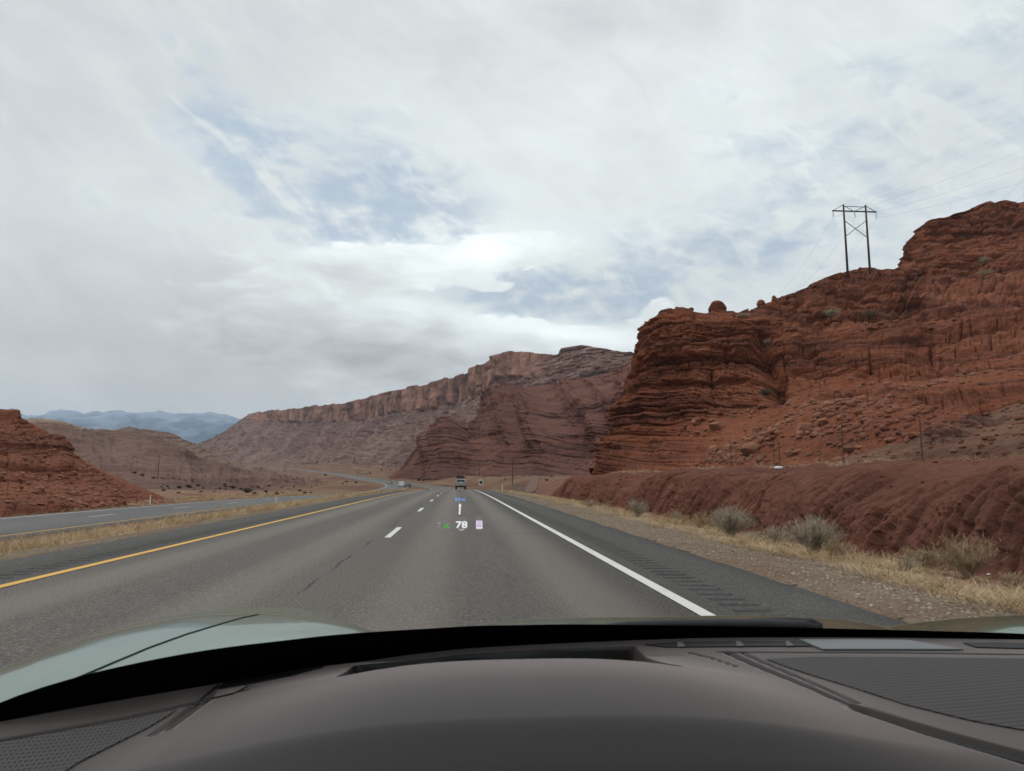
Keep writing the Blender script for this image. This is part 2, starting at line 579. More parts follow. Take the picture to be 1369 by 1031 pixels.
def ground_f(n):
    p = n.pos()
    x, y, z = n.sep(p)
    big = n.noise(p, .018, 5, .6)
    patch = n.noise(n.comb(n.m('MULTIPLY', x, .05), n.m('MULTIPLY', y, .02), 0.0), 1.0, 6, .65)
    med = n.noise(p, .35, 6, .65)
    fine = n.noise(p, 5.0, 6, .7)
    grit = n.voro(p, 38.0)
    soil = n.mix(n.step(med, .35, .65), (.135, .058, .042), (.19, .088, .062))
    straw = n.mix(n.step(fine, .35, .62), (.20, .135, .082), (.36, .265, .165))
    far = n.mix(n.step(patch, .40, .60), n.mix(n.step(med, .4, .6), (.098, .042, .029), (.122, .058, .040)), (.165, .102, .064))
    far = n.mix(n.m('MULTIPLY', n.step(med, .56, .72), .6), far, (.14, .10, .07))
    gravel = n.mix(grit.outputs['Color'], (.06, .047, .035), (.30, .235, .17))
    gravel = n.mix(n.m('MULTIPLY', n.step(fine, .4, .62), .55), gravel, (.18, .135, .095))
    gravel = n.mix(n.m('MULTIPLY', n.step(med, .42, .62), .6), gravel, (.15, .085, .06))
    grassy = n.attr('grassy')
    near = n.mix(n.step(n.m('ADD', grassy, n.m('MULTIPLY', n.m('SUBTRACT', med, .5), 1.3)), .35, .75), soil, straw)
    near = n.mix(n.step(n.m('ADD', n.attr('gravelly'), n.m('MULTIPLY', n.m('SUBTRACT', fine, .5), 1.1)), .35, .7), near, gravel)
    near = n.mix(n.m('MULTIPLY', n.step(n.noise(p, 11.0, 5, .75), .36, .5, 1.0, 0.0), .5), near, (.045, .034, .027))
    scr = n.noise(p, .16, 5, .7)
    far = n.mix(n.m('MULTIPLY', n.step(scr, .55, .66), .65), far, (.07, .05, .034))
    c = n.mix(n.step(y, 110.0, 220.0), near, far)
    h = n.m('ADD', n.m('MULTIPLY', fine, .6), n.m('MULTIPLY', grit.outputs['Distance'], .5))
    return {'Base Color': c, 'Roughness': .95, 'Specular IOR Level': .1, 'Normal': n.bump(h, .8, .05)}


M_GROUND = material('desert_ground', ground_f)


def bank_f(n):
    p = n.pos()
    x, y, z = n.sep(p)
    big = n.noise(p, .3, 4, .6)
    med = n.noise(p, 1.7, 6, .65)
    fine = n.noise(p, 14.0, 5, .7)
    c = n.mix(n.step(big, .35, .65), (.112, .045, .032), (.145, .060, .041))
    c = n.mix(n.m('MULTIPLY', n.step(med, .5, .72), .5), c, (.20, .09, .064))
    c = n.mix(n.m('MULTIPLY', n.step(fine, .5, .68), .45), c, (.075, .031, .025))
    h = n.m('ADD', n.m('MULTIPLY', med, 1.2), n.m('MULTIPLY', fine, .45))
    return {'Base Color': c, 'Roughness': .95, 'Specular IOR Level': .08, 'Normal': n.bump(h, 1.0, .11)}


M_BANK = material('clay_bank', bank_f)


def asphalt(name, base, dark, lane=True, joint=None):
    def f(n):
        p = n.pos()
        x, y, z = n.sep(p)
        sp = n.voro(p, 75.0)
        gr = n.noise(p, 42.0, 4, .75)
        gr2 = n.noise(p, 11.0, 4, .7)
        big = n.noise(n.comb(n.m('MULTIPLY', x, .5), n.m('MULTIPLY', y, .05), 0.0), 1.0, 5, .6)
        c = n.mix(n.step(big, .3, .7), dark, base)
        c = n.mix(n.step(gr, .36, .64), tuple(k * .42 for k in dark), n.mix(.0, c, c))
        c = n.mix(n.m('MULTIPLY', n.step(gr, .57, .70), .7), c, tuple(k * 1.9 for k in base))
        c = n.mix(n.m('MULTIPLY', n.step(gr2, .52, .7), .3), c, tuple(k * .6 for k in dark))
        if lane:   # polished wheel tracks and the paving joint near the lane line
            for tx in (-4.2, -2.35, -.45, 1.35):
                d = n.m('ABSOLUTE', n.m('SUBTRACT', x, tx))
                c = n.mix(n.step(d, .12, .6, .34, 0.0), c, tuple(k * 1.28 for k in base))
            for tx, am in ((-3.27, .30), (.45, .34)):     # oil-darkened middle of each lane
                d = n.m('ABSOLUTE', n.m('SUBTRACT', x, tx))
                lng = n.noise(n.comb(n.m('MULTIPLY', x, 2.2), n.m('MULTIPLY', y, .12), 0.0), 1.0, 5, .65)
                c = n.mix(n.m('MULTIPLY', n.step(d, .1, .7, am, 0.0), n.step(lng, .35, .6)), c, tuple(k * .62 for k in dark))
            vc = n.voro(n.comb(n.m('ADD', n.m('MULTIPLY', x, .16), n.m('MULTIPLY', n.noise(p, .8, 4), .25)), n.m('MULTIPLY', y, .045), 0.0), 1.0, 'DISTANCE_TO_EDGE')
            c = n.mix(n.m('MULTIPLY', n.step(vc.outputs[0], .0012, .0035, .4, 0.0), n.step(n.noise(p, .09, 2), .46, .56)), c, (.035, .034, .034))
            wob = n.m('MULTIPLY', n.m('SUBTRACT', n.noise(n.comb(0.0, y, 0.0), .9, 5, .7), .5), .22)
            d = n.m('ABSOLUTE', n.m('ADD', n.m('SUBTRACT', x, -1.62), wob))
            brk = n.step(n.noise(n.comb(0.0, y, 3.0), .35, 3), .42, .56)
            c = n.mix(n.m('MULTIPLY', n.m('MULTIPLY', n.step(d, .008, .03, 1.0, 0.0), brk), .85), c, (.03, .03, .03))
        t = n.m('MULTIPLY', n.attr('tar'), .9)
        c = n.mix(t, c, (.010, .011, .013))
        h = n.m('ADD', gr, n.m('MULTIPLY', sp.outputs['Distance'], .6))
        return {'Base Color': c, 'Roughness': .85, 'Specular IOR Level': .25, 'Normal': n.bump(h, .7, .012)}
    return material(name, f)


M_ROAD = asphalt('worn_asphalt', (.166, .143, .126), (.122, .106, .095))
M_SHLD = asphalt('dark_asphalt', (.108, .098, .089), (.076, .070, .065), lane=False)
M_ROAD2 = asphalt('grey_asphalt', (.165, .16, .155), (.13, .126, .122), lane=False)


def paint_f(col, wear):
    def f(n):
        p = n.pos()
        a = n.noise(p, 26.0, 5, .7)
        b = n.noise(p, 1.2, 4, .6)
        c = n.mix(n.step(n.m('ADD', n.m('MULTIPLY', a, .7), n.m('MULTIPLY', b, .4)), .57, .75), col, wear)
        return {'Base Color': c, 'Roughness': .7, 'Normal': n.bump(a, .4, .004)}
    return f


M_WHITE = material('white_road_paint', paint_f((.56, .55, .51), (.30, .29, .27)))
M_YELLOW = material('yellow_road_paint', paint_f((.55, .31, .07), (.36, .22, .08)))


# ------------------------------------------------------------------ ground and roads
def pchip(xp, yp, x):
    """smooth monotone-ish interpolation"""
    xp = np.asarray(xp, float); yp = np.asarray(yp, float)
    h = np.diff(xp); dl = np.diff(yp) / h
    m = np.zeros_like(yp)
    m[1:-1] = np.where(dl[:-1] * dl[1:] > 0, 2 * dl[:-1] * dl[1:] / (dl[:-1] + dl[1:] + 1e-12), 0)
    m[0], m[-1] = dl[0], dl[-1]
    x = np.clip(x, xp[0], xp[-1])
    i = np.clip(np.searchsorted(xp, x) - 1, 0, len(xp) - 2)
    t = (x - xp[i]) / h[i]
    return ((1 + 2 * t) * (1 - t) ** 2 * yp[i] + t * (1 - t) ** 2 * h[i] * m[i] + t * t * (3 - 2 * t) * yp[i + 1] + t * t * (t - 1) * h[i] * m[i + 1])


FY = [-60, 40, 80, 120, 160, 200, 250, 300, 400, 700, 1200, 2000, 3000, 6000, 14000]
FZ = [0, 0, -.16, -.64, -1.25, -1.6, -1.75, -1.5, -.4, 5.2, 17.5, 40, 72, 200, 640]


def zfloor(Y):
    return pchip(FY, FZ, Y)


def xmain(Y):
    return pchip([-60, 110, 150, 200, 300, 450, 650, 900, 1150, 1600, 2600], [0, 0, -.5, -2.2, -14, -46, -95, -170, -250, -420, -860], Y)


def xopp(Y):
    return pchip([-60, 110, 150, 220, 300, 450, 650, 900, 1150, 1600, 2600], [0, 0, .6, .6, -5, -36, -84, -158, -237, -405, -840], Y)


CSX = [-80, -45, -30, -26.2, -25.4, -16, -15.2, -12.5, -9, -7.2, -6.8, 3.8, 4.3, 6, 9.3, 12, 20, 60]
CSZ = [.2, -.3, -.7, -.98, -1.0, -1.0, -1.12, -.95, -.28, -.05, -.02, -.02, -.03, -.17, -.58, -.55, -.3, 0]


def gbase(X, Y):
    w = 1 - sstep(Y, 150, 270)
    return zfloor(Y) + w * np.interp(X - xmain(Y) * (1 - w), CSX, CSZ)


def ground_z(X, Y, road_drop=True):
    X = np.asarray(X, float); Y = np.asarray(Y, float)
    z = gbase(X, Y)
    dm = np.abs(X + 1.45 - xmain(Y)); do = np.abs(X + 20.7 - xopp(Y))
    nr = np.minimum(dm - 5.4, do - 4.8)
    free = sstep(nr, 3, 40)
    far = sstep(Y, 140, 260)
    z = z + 3.4 * sstep(X - xmain(Y), 12, 27) * sstep(Y, 105, 175) * (1 - sstep(Y, 330, 450))
    amp = far * free * np.clip(Y / 260, .6, 6)
    z = z + amp * (1.5 * fbm(X / 70, Y / 110, 0 * X, 4, 3) + .5 * fbm(X / 16, Y / 24, 0 * X, 3, 5))
    z = z + (1 - far) * sstep(nr, .2, 1.5) * .05 * fbm(X / .9, Y / .9, 0 * X, 3, 9)
    if road_drop:
        z = z - .16 * (1 - sstep(nr, -.5, -.05))
    return z


# radial sheet, fine near the car, reaching the horizon
ra = np.concatenate([np.geomspace(38, 400, 460), np.geomspace(405, 20000, 240)])
aa = np.radians(np.linspace(-86, 86, 900))
RR, AA = np.meshgrid(ra, aa, indexing='ij')
GX = RR * np.sin(AA); GY = RR * np.cos(AA) - 40
GZ = ground_z(GX, GY)
grassy = np.exp(-((GX - 6.6) / 1.5) ** 2) * .8 + np.exp(-((GX + 10.6) / 3.2) ** 2) * 1.1 + .35 * sstep(-GX, 25.5, 27) + .15
gravelly = np.exp(-np.clip(np.abs(GX - 4.5) - .45, 0, 9) ** 2 / .55) + np.exp(-((GX + 7.2) / .7) ** 2) + np.exp(-((GX + 15.3) / .5) ** 2)
ground = mesh_from('ground', np.stack([GX, GY, GZ], -1), grid_faces(len(ra), len(aa)), M_GROUND, smooth=True,
                   attrs={'grassy': grassy, 'gravelly': gravelly})
tag(ground, kind='structure')


def strip(name, offs, ys, xfun, mat, lift=0.0, zoff=None, skirt=.3, tar=None):
    """ribbon of road: offs = cross offsets (x), follows xfun and the ground line"""
    offs = np.asarray(offs, float); ys = np.asarray(ys, float)
    Y, O = np.meshgrid(ys, offs, indexing='ij')
    xc = xfun(Y)
    X = O + xc
    mid = float(np.mean(offs))
    if zoff is None:
        Z = gbase(np.full_like(ys, mid) + xfun(ys), ys)[:, None] + 0 * O + .02 + lift
    else:
        Z = zoff(X, Y) + lift
    A = tar(X, Y) if tar else 0 * X
    if tar:
        Z = Z - .014 * A * (A > .5)
    if skirt:
        Xs = np.concatenate([X[:, :1], X, X[:, -1:]], 1)
        Ys = np.concatenate([Y[:, :1], Y, Y[:, -1:]], 1)
        Zs = np.concatenate([Z[:, :1] - skirt, Z, Z[:, -1:] - skirt], 1)
        A = np.concatenate([A[:, :1] * 0, A, A[:, -1:] * 0], 1)
        X, Y, Z = Xs, Ys, Zs
    return tag(mesh_from(name, np.stack([X, Y, Z], -1), grid_faces(X.shape[0], X.shape[1]), mat, smooth=True, attrs={'tar': A}), kind='structure')


ys_far = np.unique(np.concatenate([np.linspace(-12, 130, 143), np.linspace(130, 400, 80), np.linspace(400, 2600, 120)]))


def zmain(X, Y):
    return gbase(xmain(Y) + 0.0, Y) + .02 - .008 * np.abs(X - xmain(Y) + 1.45)


def zopp(X, Y):
    return gbase(-20.7 + xopp(Y), Y) + .03


strip('road', np.linspace(-5.05, 2.12, 9), ys_far, xmain, M_ROAD, zoff=zmain)
rum_y = np.unique(np.round(np.concatenate([np.arange(-10, 95, .045), np.linspace(95, 130, 40), np.linspace(130, 400, 80), np.linspace(400, 2600, 120)]), 4))


def rumble(x0, x1):
    def f(X, Y):
        ph = np.mod(Y, .31) / .31
        on = (ph < .45) & (X > x0) & (X < x1) & (Y < 95)
        return on * (.82 + .3 * vnoise(X * 1.3, Y * 1.1, 0 * X, 8))
    return f


strip('shoulder', [2.12, 2.4, 2.52, 2.53, 2.9, 2.91, 3.4, 3.9], rum_y, xmain, M_SHLD, zoff=zmain, tar=rumble(2.525, 2.905))
strip('shoulder', [-6.95, -6.2, -5.76, -5.75, -5.38, -5.37, -5.2, -5.05], rum_y, xmain, M_SHLD, zoff=zmain, tar=rumble(-5.755, -5.375))
strip('opposite_road', np.linspace(-25.3, -16.1, 5), ys_far, xopp, M_ROAD2, zoff=zopp)


def marking(name, x0, x1, ys, xf, zf, mat, lift=.006):
    return strip(name, [x0, (x0 + x1) / 2, x1], ys, xf, mat, lift=lift, zoff=zf, skirt=0)


marking('edge_line', 2.14, 2.28, ys_far[ys_far < 900], xmain, zmain, M_WHITE)
marking('edge_line', -5.16, -5.01, ys_far[ys_far < 900], xmain, zmain, M_YELLOW)
marking('edge_line', -17.1, -16.96, ys_far[ys_far < 600], xopp, zopp, M_YELLOW)
marking('edge_line', -24.5, -24.36, ys_far[ys_far < 600], xopp, zopp, M_WHITE)
for k in range(14):
    y0 = 3.1 + 11.5 * k
    marking('lane_dash', -1.45, -1.33, np.linspace(y0, y0 + 3.05, 7), xmain, zmain, M_WHITE)
for k in range(16):
    y0 = 18 + 12.2 * k
    marking('lane_dash', -20.8, -20.67, np.linspace(y0, y0 + 3.05, 7), xopp, zopp, M_WHITE)


# ------------------------------------------------------------------ clay bank beside the road
def bank_surface():
    ys = np.concatenate([np.linspace(-14, 2, 60), np.arange(2.05, 40, .042), np.arange(40, 79, .09)])
    ts = np.linspace(0, 1, 190)
    Y, T = np.meshgrid(ys, ts, indexing='ij')
    # section: buried foot, steep face, rounded top, bench running back under the cliff
    sx = [8.7, 9.35, 9.7, 10.1, 10.5, 11.1, 12.4, 16.0, 21.0, 34.0]
    sz = [-.95, -.55, .08, .72, 1.10, 1.36, 1.50, 1.66, 1.85, 2.3]
    tt = np.array([0, .06, .22, .42, .55, .66, .76, .87, .94, 1.0])
    X = pchip(tt, sx, T); Z = pchip(tt, sz, T)
    X = X + .55 * fbm(Y / 7, 0 * Y, 0 * Y, 3, 21) + .25 * fbm(Y / 1.8, 0 * Y, 0 * Y, 2, 22)
    top = sstep(T, .15, .7)
    Z = Z + .16 * top * fbm(X / 3, Y / 5, 0 * X, 3, 23)
    # rills washed down the face
    Z = Z + top * (.24 * fbm(Y / 2.6, X / 2.5, 0 * X, 3, 31) + .13 * fbm(Y / .8, X / .8, 0 * X, 3, 32)) - .45 * sstep(T, .3, .55) * (1 - sstep(T, .66, .8)) * sstep(fbm(Y / 3.3, 0 * X, 0 * X, 2, 33), .12, .4)
    X = X + .28 * sstep(T, .2, .5) * (1 - sstep(T, .7, .9)) * fbm(Y / 2.2, Z / 1.5, 0 * X, 3, 34)
    face = sstep(T, .03, .12) * (1 - .75 * sstep(T, .58, .76))
    yy = Y + .25 * (X - 9.4) + .22 * fbm(X / .9, Y / 1.3, 0 * X, 2, 24)
    r1 = np.abs(vnoise(yy / .30, X / 2.6, 0 * X, 25))
    r2 = np.abs(vnoise(yy / .15, X / 1.2, 0 * X, 26))
    r3 = np.abs(vnoise(yy / 1.6, X / 4.5, 0 * X, 27))
    irr = .35 + .9 * sstep(fbm(Y / 2.3, X / 3, 0 * X, 3, 30), -.4, .4)
    deep = irr * ((1 - sstep(r1, 0, .34)) * .20 + (1 - sstep(r2, 0, .36)) * .12) + (1 - sstep(r3, 0, .18)) * .14
    lob = .08 * fbm(X / .8, Y / .9, Z / .45, 4, 28)
    X = X + face * (deep - lob)
    Z = Z - face * deep * .55
    X = X - face * .10 * fbm(X / .3, Y / .3, Z / .22, 3, 35)
    Z = Z + .06 * fbm(X / .35, Y / .35, Z / .35, 3, 29) + zfloor(Y)
    # the bank ends in a rounded nose down the road
    e = sstep(Y, 66, 78)
    Z = Z * (1 - e) + (-1.4) * e * (T < .97) + Z * e * (T >= .97) * 0 - .0
    return X, Y, Z


bx_, by_, bz_ = bank_surface()
bank = tag(mesh_from('embankment', np.stack([bx_, by_, bz_], -1), grid_faces(*bx_.shape), M_BANK, smooth=True), kind='structure')


# ------------------------------------------------------------------ rock sheets
def smooth1(a, k, axis):
    if k < 2:
        return a
    pad = [(0, 0)] * a.ndim
    pad[axis] = (k, k)
    b = np.pad(a, pad, mode='edge')
    c = np.cumsum(b, axis)
    n = 2 * k
    lo = np.take(c, range(0, a.shape[axis]), axis)
    hi = np.take(c, range(n, n + a.shape[axis]), axis)
    return (hi - lo) / n


def sheet(table, xs, rows, back, smooth_rows=6, smooth_cols=8):
    """table: [(x, [(y, d), ...])] pixel profile of a land form with its distance down the road.
    returns P[row, col, 3] base surface with a back slope, and s (knot coordinate)"""
    tx = np.array([t[0] for t in table], float)
    K = len(table[0][1])
    ky = np.stack([np.interp(xs, tx, [t[1][k][0] for t in table]) for k in range(K)])
    kd = np.stack([np.exp(np.interp(xs, tx, np.log([t[1][k][1] for t in table]))) for k in range(K)])
    s = np.concatenate([np.linspace(k, k + 1, n, endpoint=False) for k, n in enumerate(rows)] + [[K - 1.0]])
    i = np.clip(np.floor(s).astype(int), 0, K - 2); f = (s - i)[:, None]
    y = ky[i] * (1 - f) + ky[i + 1] * f
    d = np.exp(np.log(kd[i]) * (1 - f) + np.log(kd[i + 1]) * f)
    y = smooth1(smooth1(y, smooth_rows, 0), smooth_cols, 1)
    d = smooth1(smooth1(d, smooth_rows, 0), smooth_cols * 2, 1)
    X = np.broadcast_to(xs, y.shape)
    P = at(X, y, d)
    top = P[-1]
    out = top - CAM; out[:, 2] = 0
    L = np.linalg.norm(out, axis=1, keepdims=True)
    out = out / L
    ext = []
    for fr, dz in back:
        q = top + out * fr * L
        q[:, 2] = q[:, 2] - dz * L[:, 0]
        ext.append(q)
    P = np.concatenate([P, np.stack(ext)], 0)
    s = np.concatenate([s, K - 1 + np.arange(1, len(back) + 1) * .1])
    return P, np.broadcast_to(s[:, None], P.shape[:2])


def normals(P):
    du = np.gradient(P, axis=1); dv = np.gradient(P, axis=0)
    n = np.cross(du, dv)
    n /= np.linalg.norm(n, axis=2, keepdims=True) + 1e-9
    flip = np.sum(n * (CAM - P), axis=2, keepdims=True) < 0
    return np.where(flip, -n, n)


def arclen(P, row):
    d = np.linalg.norm(np.diff(P[row, :, :2], axis=0), axis=1)
    return np.concatenate([[0], np.cumsum(d)])


def facing(P, flat):
    n = normals(P)
    n = np.stack([smooth1(smooth1(n[..., k], 12, 0), 12, 1) for k in range(3)], -1)
    n[..., 2] *= flat
    n /= np.linalg.norm(n, axis=2, keepdims=True) + 1e-9
    return n


# -- the big red cliff on the right
cliff_tab = [
    (794, [(646, 113), (641, 114), (637, 115), (634, 116), (632, 117), (631, 118)]),
    (806, [(646, 107), (632, 109), (622, 112), (612, 115), (606, 117), (603, 119)]),
    (820, [(646, 100), (618, 104), (600, 109), (586, 113), (576, 116), (571, 120)]),
    (836, [(646, 93), (604, 100), (576, 106), (552, 111), (536, 115), (527, 120)]),
    (846, [(646, 89), (598, 98), (556, 103), (520, 107), (500, 112), (488, 118)]),
    (853, [(646, 87), (594, 96), (545, 101), (500, 105), (470, 110), (455, 118)]),
    (862, [(646, 84), (590, 95), (535, 100), (480, 103), (447, 107), (436, 117)]),
    (885, [(646, 77), (578, 90), (520, 96), (460, 100), (428, 103), (416, 116)]),
    (905, [(648, 72), (572, 88), (515, 94), (455, 98), (426, 101), (412, 115)]),
    (940, [(648, 65), (560, 84), (510, 91), (455, 96), (428, 99), (416, 113)]),
    (990, [(650, 55.5), (548, 79), (505, 90), (455, 96), (432, 100), (420, 114)]),
    (1012, [(650, 52.5), (545, 76), (500, 88), (452, 97), (430, 104), (408, 135)]),
    (1050, [(650, 48), (545, 70), (495, 85), (450, 97), (428, 112), (394, 155)]),
    (1090, [(651, 44), (545, 65), (492, 82), (448, 97), (420, 120), (377, 175)]),
    (1127, [(652, 41), (548, 60), (490, 80), (445, 98), (412, 125), (362, 190)]),
    (1160, [(653, 38.5), (552, 55), (490, 77), (443, 98), (408, 128), (356, 195)]),
    (1207, [(654, 35.5), (560, 48), (490, 73), (440, 98), (400, 132), (358, 200)]),
    (1216, [(654, 35), (561, 47), (490, 72), (440, 98), (366, 185), (346, 214)]),
    (1222, [(654, 34.5), (562, 46.5), (490, 71.5), (440, 98), (364, 188), (318, 217)]),
    (1237, [(655, 33.5), (565, 45), (490, 70), (440, 98), (362, 190), (294, 222)]),
    (1290, [(656, 31), (572, 40), (488, 66), (435, 98), (360, 190), (283, 228)]),
    (1325, [(658, 29), (575, 37.5), (485, 63), (430, 98), (358, 190), (268, 232)]),
    (1369, [(660, 27.5), (572, 36.5), (480, 61), (425, 98), (355, 190), (267, 234)]),
    (1500, [(664, 23.5), (560, 33), (468, 57), (405, 98), (335, 190), (245, 240)]),
    (1800, [(680, 17.6), (540, 27), (430, 50), (360, 95), (290, 190), (200, 250)]),
]
cx = np.concatenate([np.arange(794, 1400, .72), np.arange(1400, 1800, 3.0)])
CP, CS = sheet(cliff_tab, cx, [90, 85, 80, 60, 95], [(.02, -.001), (.06, .0), (.12, .012), (.3, .06), (.6, .2)], 5, 6)
fc = facing(CP, .35)
n0 = facing(CP, 1.0)
steep = 1 - np.clip(n0[..., 2], 0, 1)
U = np.broadcast_to(arclen(CP, 120), CP.shape[:2])
pxs = np.broadcast_to(cx, CP.shape[:2])
x_, y_, z_ = CP[..., 0], CP[..., 1], CP[..., 2]
# how ledgy each part is: talus fan in the middle, stepped beds at the nose, rounded rock above
rock_k = np.array([.22, .42, .95, 1.0, .9, .8, .7])
rocky = np.interp(CS, np.arange(7) * 1.0, rock_k)
rocky = rocky * (.45 + .75 * sstep(fbm(U / 14, z_ / 5, 0 * z_, 3, 57), -.35, .25))
tal = sstep(pxs, 860, 960) * (1 - sstep(CS, 1.05, 1.5)) * sstep(CS, .12, .3)
tal = tal * (.55 + .45 * sstep(fbm(x_ / 16, y_ / 16, z_ / 12, 3, 55), -.35, .1))
tal2 = sstep(pxs, 1050, 1120) * np.exp(-((CS - 1.75 + .25 * fbm(U / 18, 0 * U, 0 * U, 2, 56)) / .22) ** 2) * .9
tal3 = np.exp(-((CS - 3.0) / .10) ** 2) * sstep(pxs, 1080, 1130) * .8 + np.exp(-((CS - 4.35) / .10) ** 2) * sstep(pxs, 1225, 1260) * .8
talus = np.clip(np.maximum(np.maximum(tal, tal2), tal3), 0, 1)
rocky = rocky * (1 - .93 * talus)
dip = z_ + .085 * U * (1 - sstep(pxs, 1000, 1150)) + 1.6 * fbm(U / 40, z_ / 60, 0 * z_, 2, 40)
D = 3.0 * fbm(x_ / 26, y_ / 26, z_ / 20, 3, 41) * sstep(CS, .1, .8)
def worley(x, y, z, seed):
    ix, iy, iz = np.floor(x), np.floor(y), np.floor(z)
    f1 = np.full(x.shape, 9.0); f2 = np.full(x.shape, 9.0); idv = np.zeros(x.shape)
    for a in (-1, 0, 1):
        for b in (-1, 0, 1):
            for c in (-1, 0, 1):
                jx, jy, jz = ix + a, iy + b, iz + c
                h1 = hsh(jx, jy, jz, seed)
                d = np.sqrt((jx + h1 - x) ** 2 + (jy + np.mod(h1 * 57.31, 1) - y) ** 2 + (jz + np.mod(h1 * 913.7, 1) - z) ** 2)
                nearer = d < f1
                f2 = np.where(nearer, f1, np.minimum(f2, d)); idv = np.where(nearer, np.mod(h1 * 3331.7, 1), idv); f1 = np.where(nearer, d, f1)
    return f1, f2, idv


but = ridged(U / 17, z_ / 38, 0 * z_, 3, 42)
D = D + 1.7 * (but - .25) * rocky
rnd = sstep(CS, 2.7, 3.3) * sstep(pxs, 990, 1060)            # rounded domes of the upper slope
s1 = strata(U, dip, 3.6, 11.0, 43)
s2 = strata(U, dip + .5 * fbm(U / 9, z_ / 4, 0 * z_, 2, 47), 1.25, 4.2, 44)
s3 = strata(U, dip, .46, 1.7, 45)
s4 = strata(U, dip + .2 * fbm(U / 3, z_ / 2, 0 * z_, 2, 52), .26, .9, 53)
D = D + rocky * ((1.8 - .7 * rnd) * s1 + (1.3 - .4 * rnd) * s2 + (.62 - .2 * rnd) * s3 + .3 * s4)
wxo = .5 * fbm(x_ / 5, y_ / 5, z_ / 4, 2, 58)
w1, w2, wi = worley(x_ / 8.5 + wxo, y_ / 8.5 + z_ / 30, z_ / 4.2 + wxo, 59)
D = D + (rnd * .95 + .25 * (1 - rnd) * rocky) * (1 - .8 * talus) * (2.1 * (wi - .4) + 1.5 * sstep(w2 - w1, 0, .22) - 1.5 - 1.2 * w1 ** 2)
m1 = (rnd > .02)
v1, v2, vi = worley(x_[m1] / 3.1, y_[m1] / 3.1, z_[m1] / 1.7, 60)
D[m1] += rnd[m1] * (1 - .7 * talus[m1]) * (.8 * (vi - .5) + .55 * sstep(v2 - v1, 0, .25) - .4)
# deep corner between the stepped nose and the rest of the wall
D = D - 2.9 * np.exp(-((pxs - 1024 - 9 * fbm(z_ / 6, 0 * z_, 0 * z_, 2, 66)) / 13) ** 2) * sstep(CS, 1.1, 1.6) * (1 - sstep(CS, 2.9, 3.4))
D = D + rnd * (2.2 * np.abs(fbm(x_ / 15, y_ / 15, z_ / 8, 3, 46)) - .8 + 1.0 * ridged(U / 12 + z_ / 9, z_ / 25, 0 * z_, 2, 48) * .6)
D = D + .45 * fbm(x_ / 1.6, y_ / 1.6, z_ / 1.6, 4, 49) * (rocky + .35)
D = D + talus * (.28 * fbm(x_ / .9, y_ / .9, z_ / .9, 3, 50) + .5 * fbm(x_ / 5, y_ / 5, z_ / 5, 3, 51))
fade = np.clip((CS - 0.0) / .15, 0, 1)
fade = fade * np.where(CS > 5.25, .5, 1.0)
CP2 = CP + fc * (D * fade)[..., None]
sk = sstep(CS, 4.2, 4.95) * sstep(-CS, -5.35, -5.05)
CP2[..., 2] += sk * (1.0 * (hsh(np.floor(U / 2.7), U * 0, U * 0, 67) - .5) + .8 * fbm(U / 6, 0 * U, 0 * U, 3, 68)) * (.4 + .6 * sstep(pxs, 850, 900))
cliff = tag(mesh_from('cliff', CP2, grid_faces(*CP2.shape[:2]), M_CLIFF, attrs={'talus': np.clip(talus, 0, 1)}), kind='structure')

# -- the pale tan slope under the cliff at far right
low_tab = [
    (1085, [(645, 37.5), (634, 38.5), (628, 40.0)]),
    (1150, [(648, 33.0), (624, 35.5), (605, 38.5)]),
    (1215, [(650, 29.5), (612, 33.0), (588, 37.0)]),
    (1290, [(655, 26.0), (600, 30.0), (562, 35.0)]),
    (1369, [(660, 23.0), (590, 27.0), (535, 33.0)]),
    (1500, [(670, 19.5), (570, 24.0), (500, 30.0)]),
    (1800, [(690, 14.8), (545, 20.0), (450, 26.0)]),
]
lx = np.concatenate([np.arange(1085, 1400, .9), np.arange(1400, 1800, 4.0)])
LP, LS = sheet(low_tab, lx, [70, 80], [(.04, .0), (.12, .02), (.3, .08)], 8, 6)
lf = facing(LP, .8)
x_, y_, z_ = LP[..., 0], LP[..., 1], LP[..., 2]
UL = np.broadcast_to(arclen(LP, 70), LP.shape[:2])
lr = sstep(fbm(x_ / 6, y_ / 6, z_ / 2, 3, 61), -.05, .25)
DL = .5 * fbm(x_ / 4, y_ / 4, z_ / 2, 4, 62) + lr * (.55 * strata(UL, z_ + .12 * UL, .8, 3.0, 63) + .25 * strata(UL, z_ + .12 * UL, .3, 1.2, 64)) + .1 * fbm(x_ / .5, y_ / .5, z_ / .5, 3, 65)
LP2 = LP + lf * (DL * np.clip(LS / .2, 0, 1))[..., None]
M_LOW = rock_mat('tan_slope', (.115, .052, .039), (.072, .034, .028), (.20, .115, .075), dust=(.175, .095, .062), dustamt=.7)
lowslope = tag(mesh_from('slope', LP2, grid_faces(*LP2.shape[:2]), M_LOW, attrs={'talus': (1 - lr) * sstep(LS, .6, 1.5)}), kind='structure')

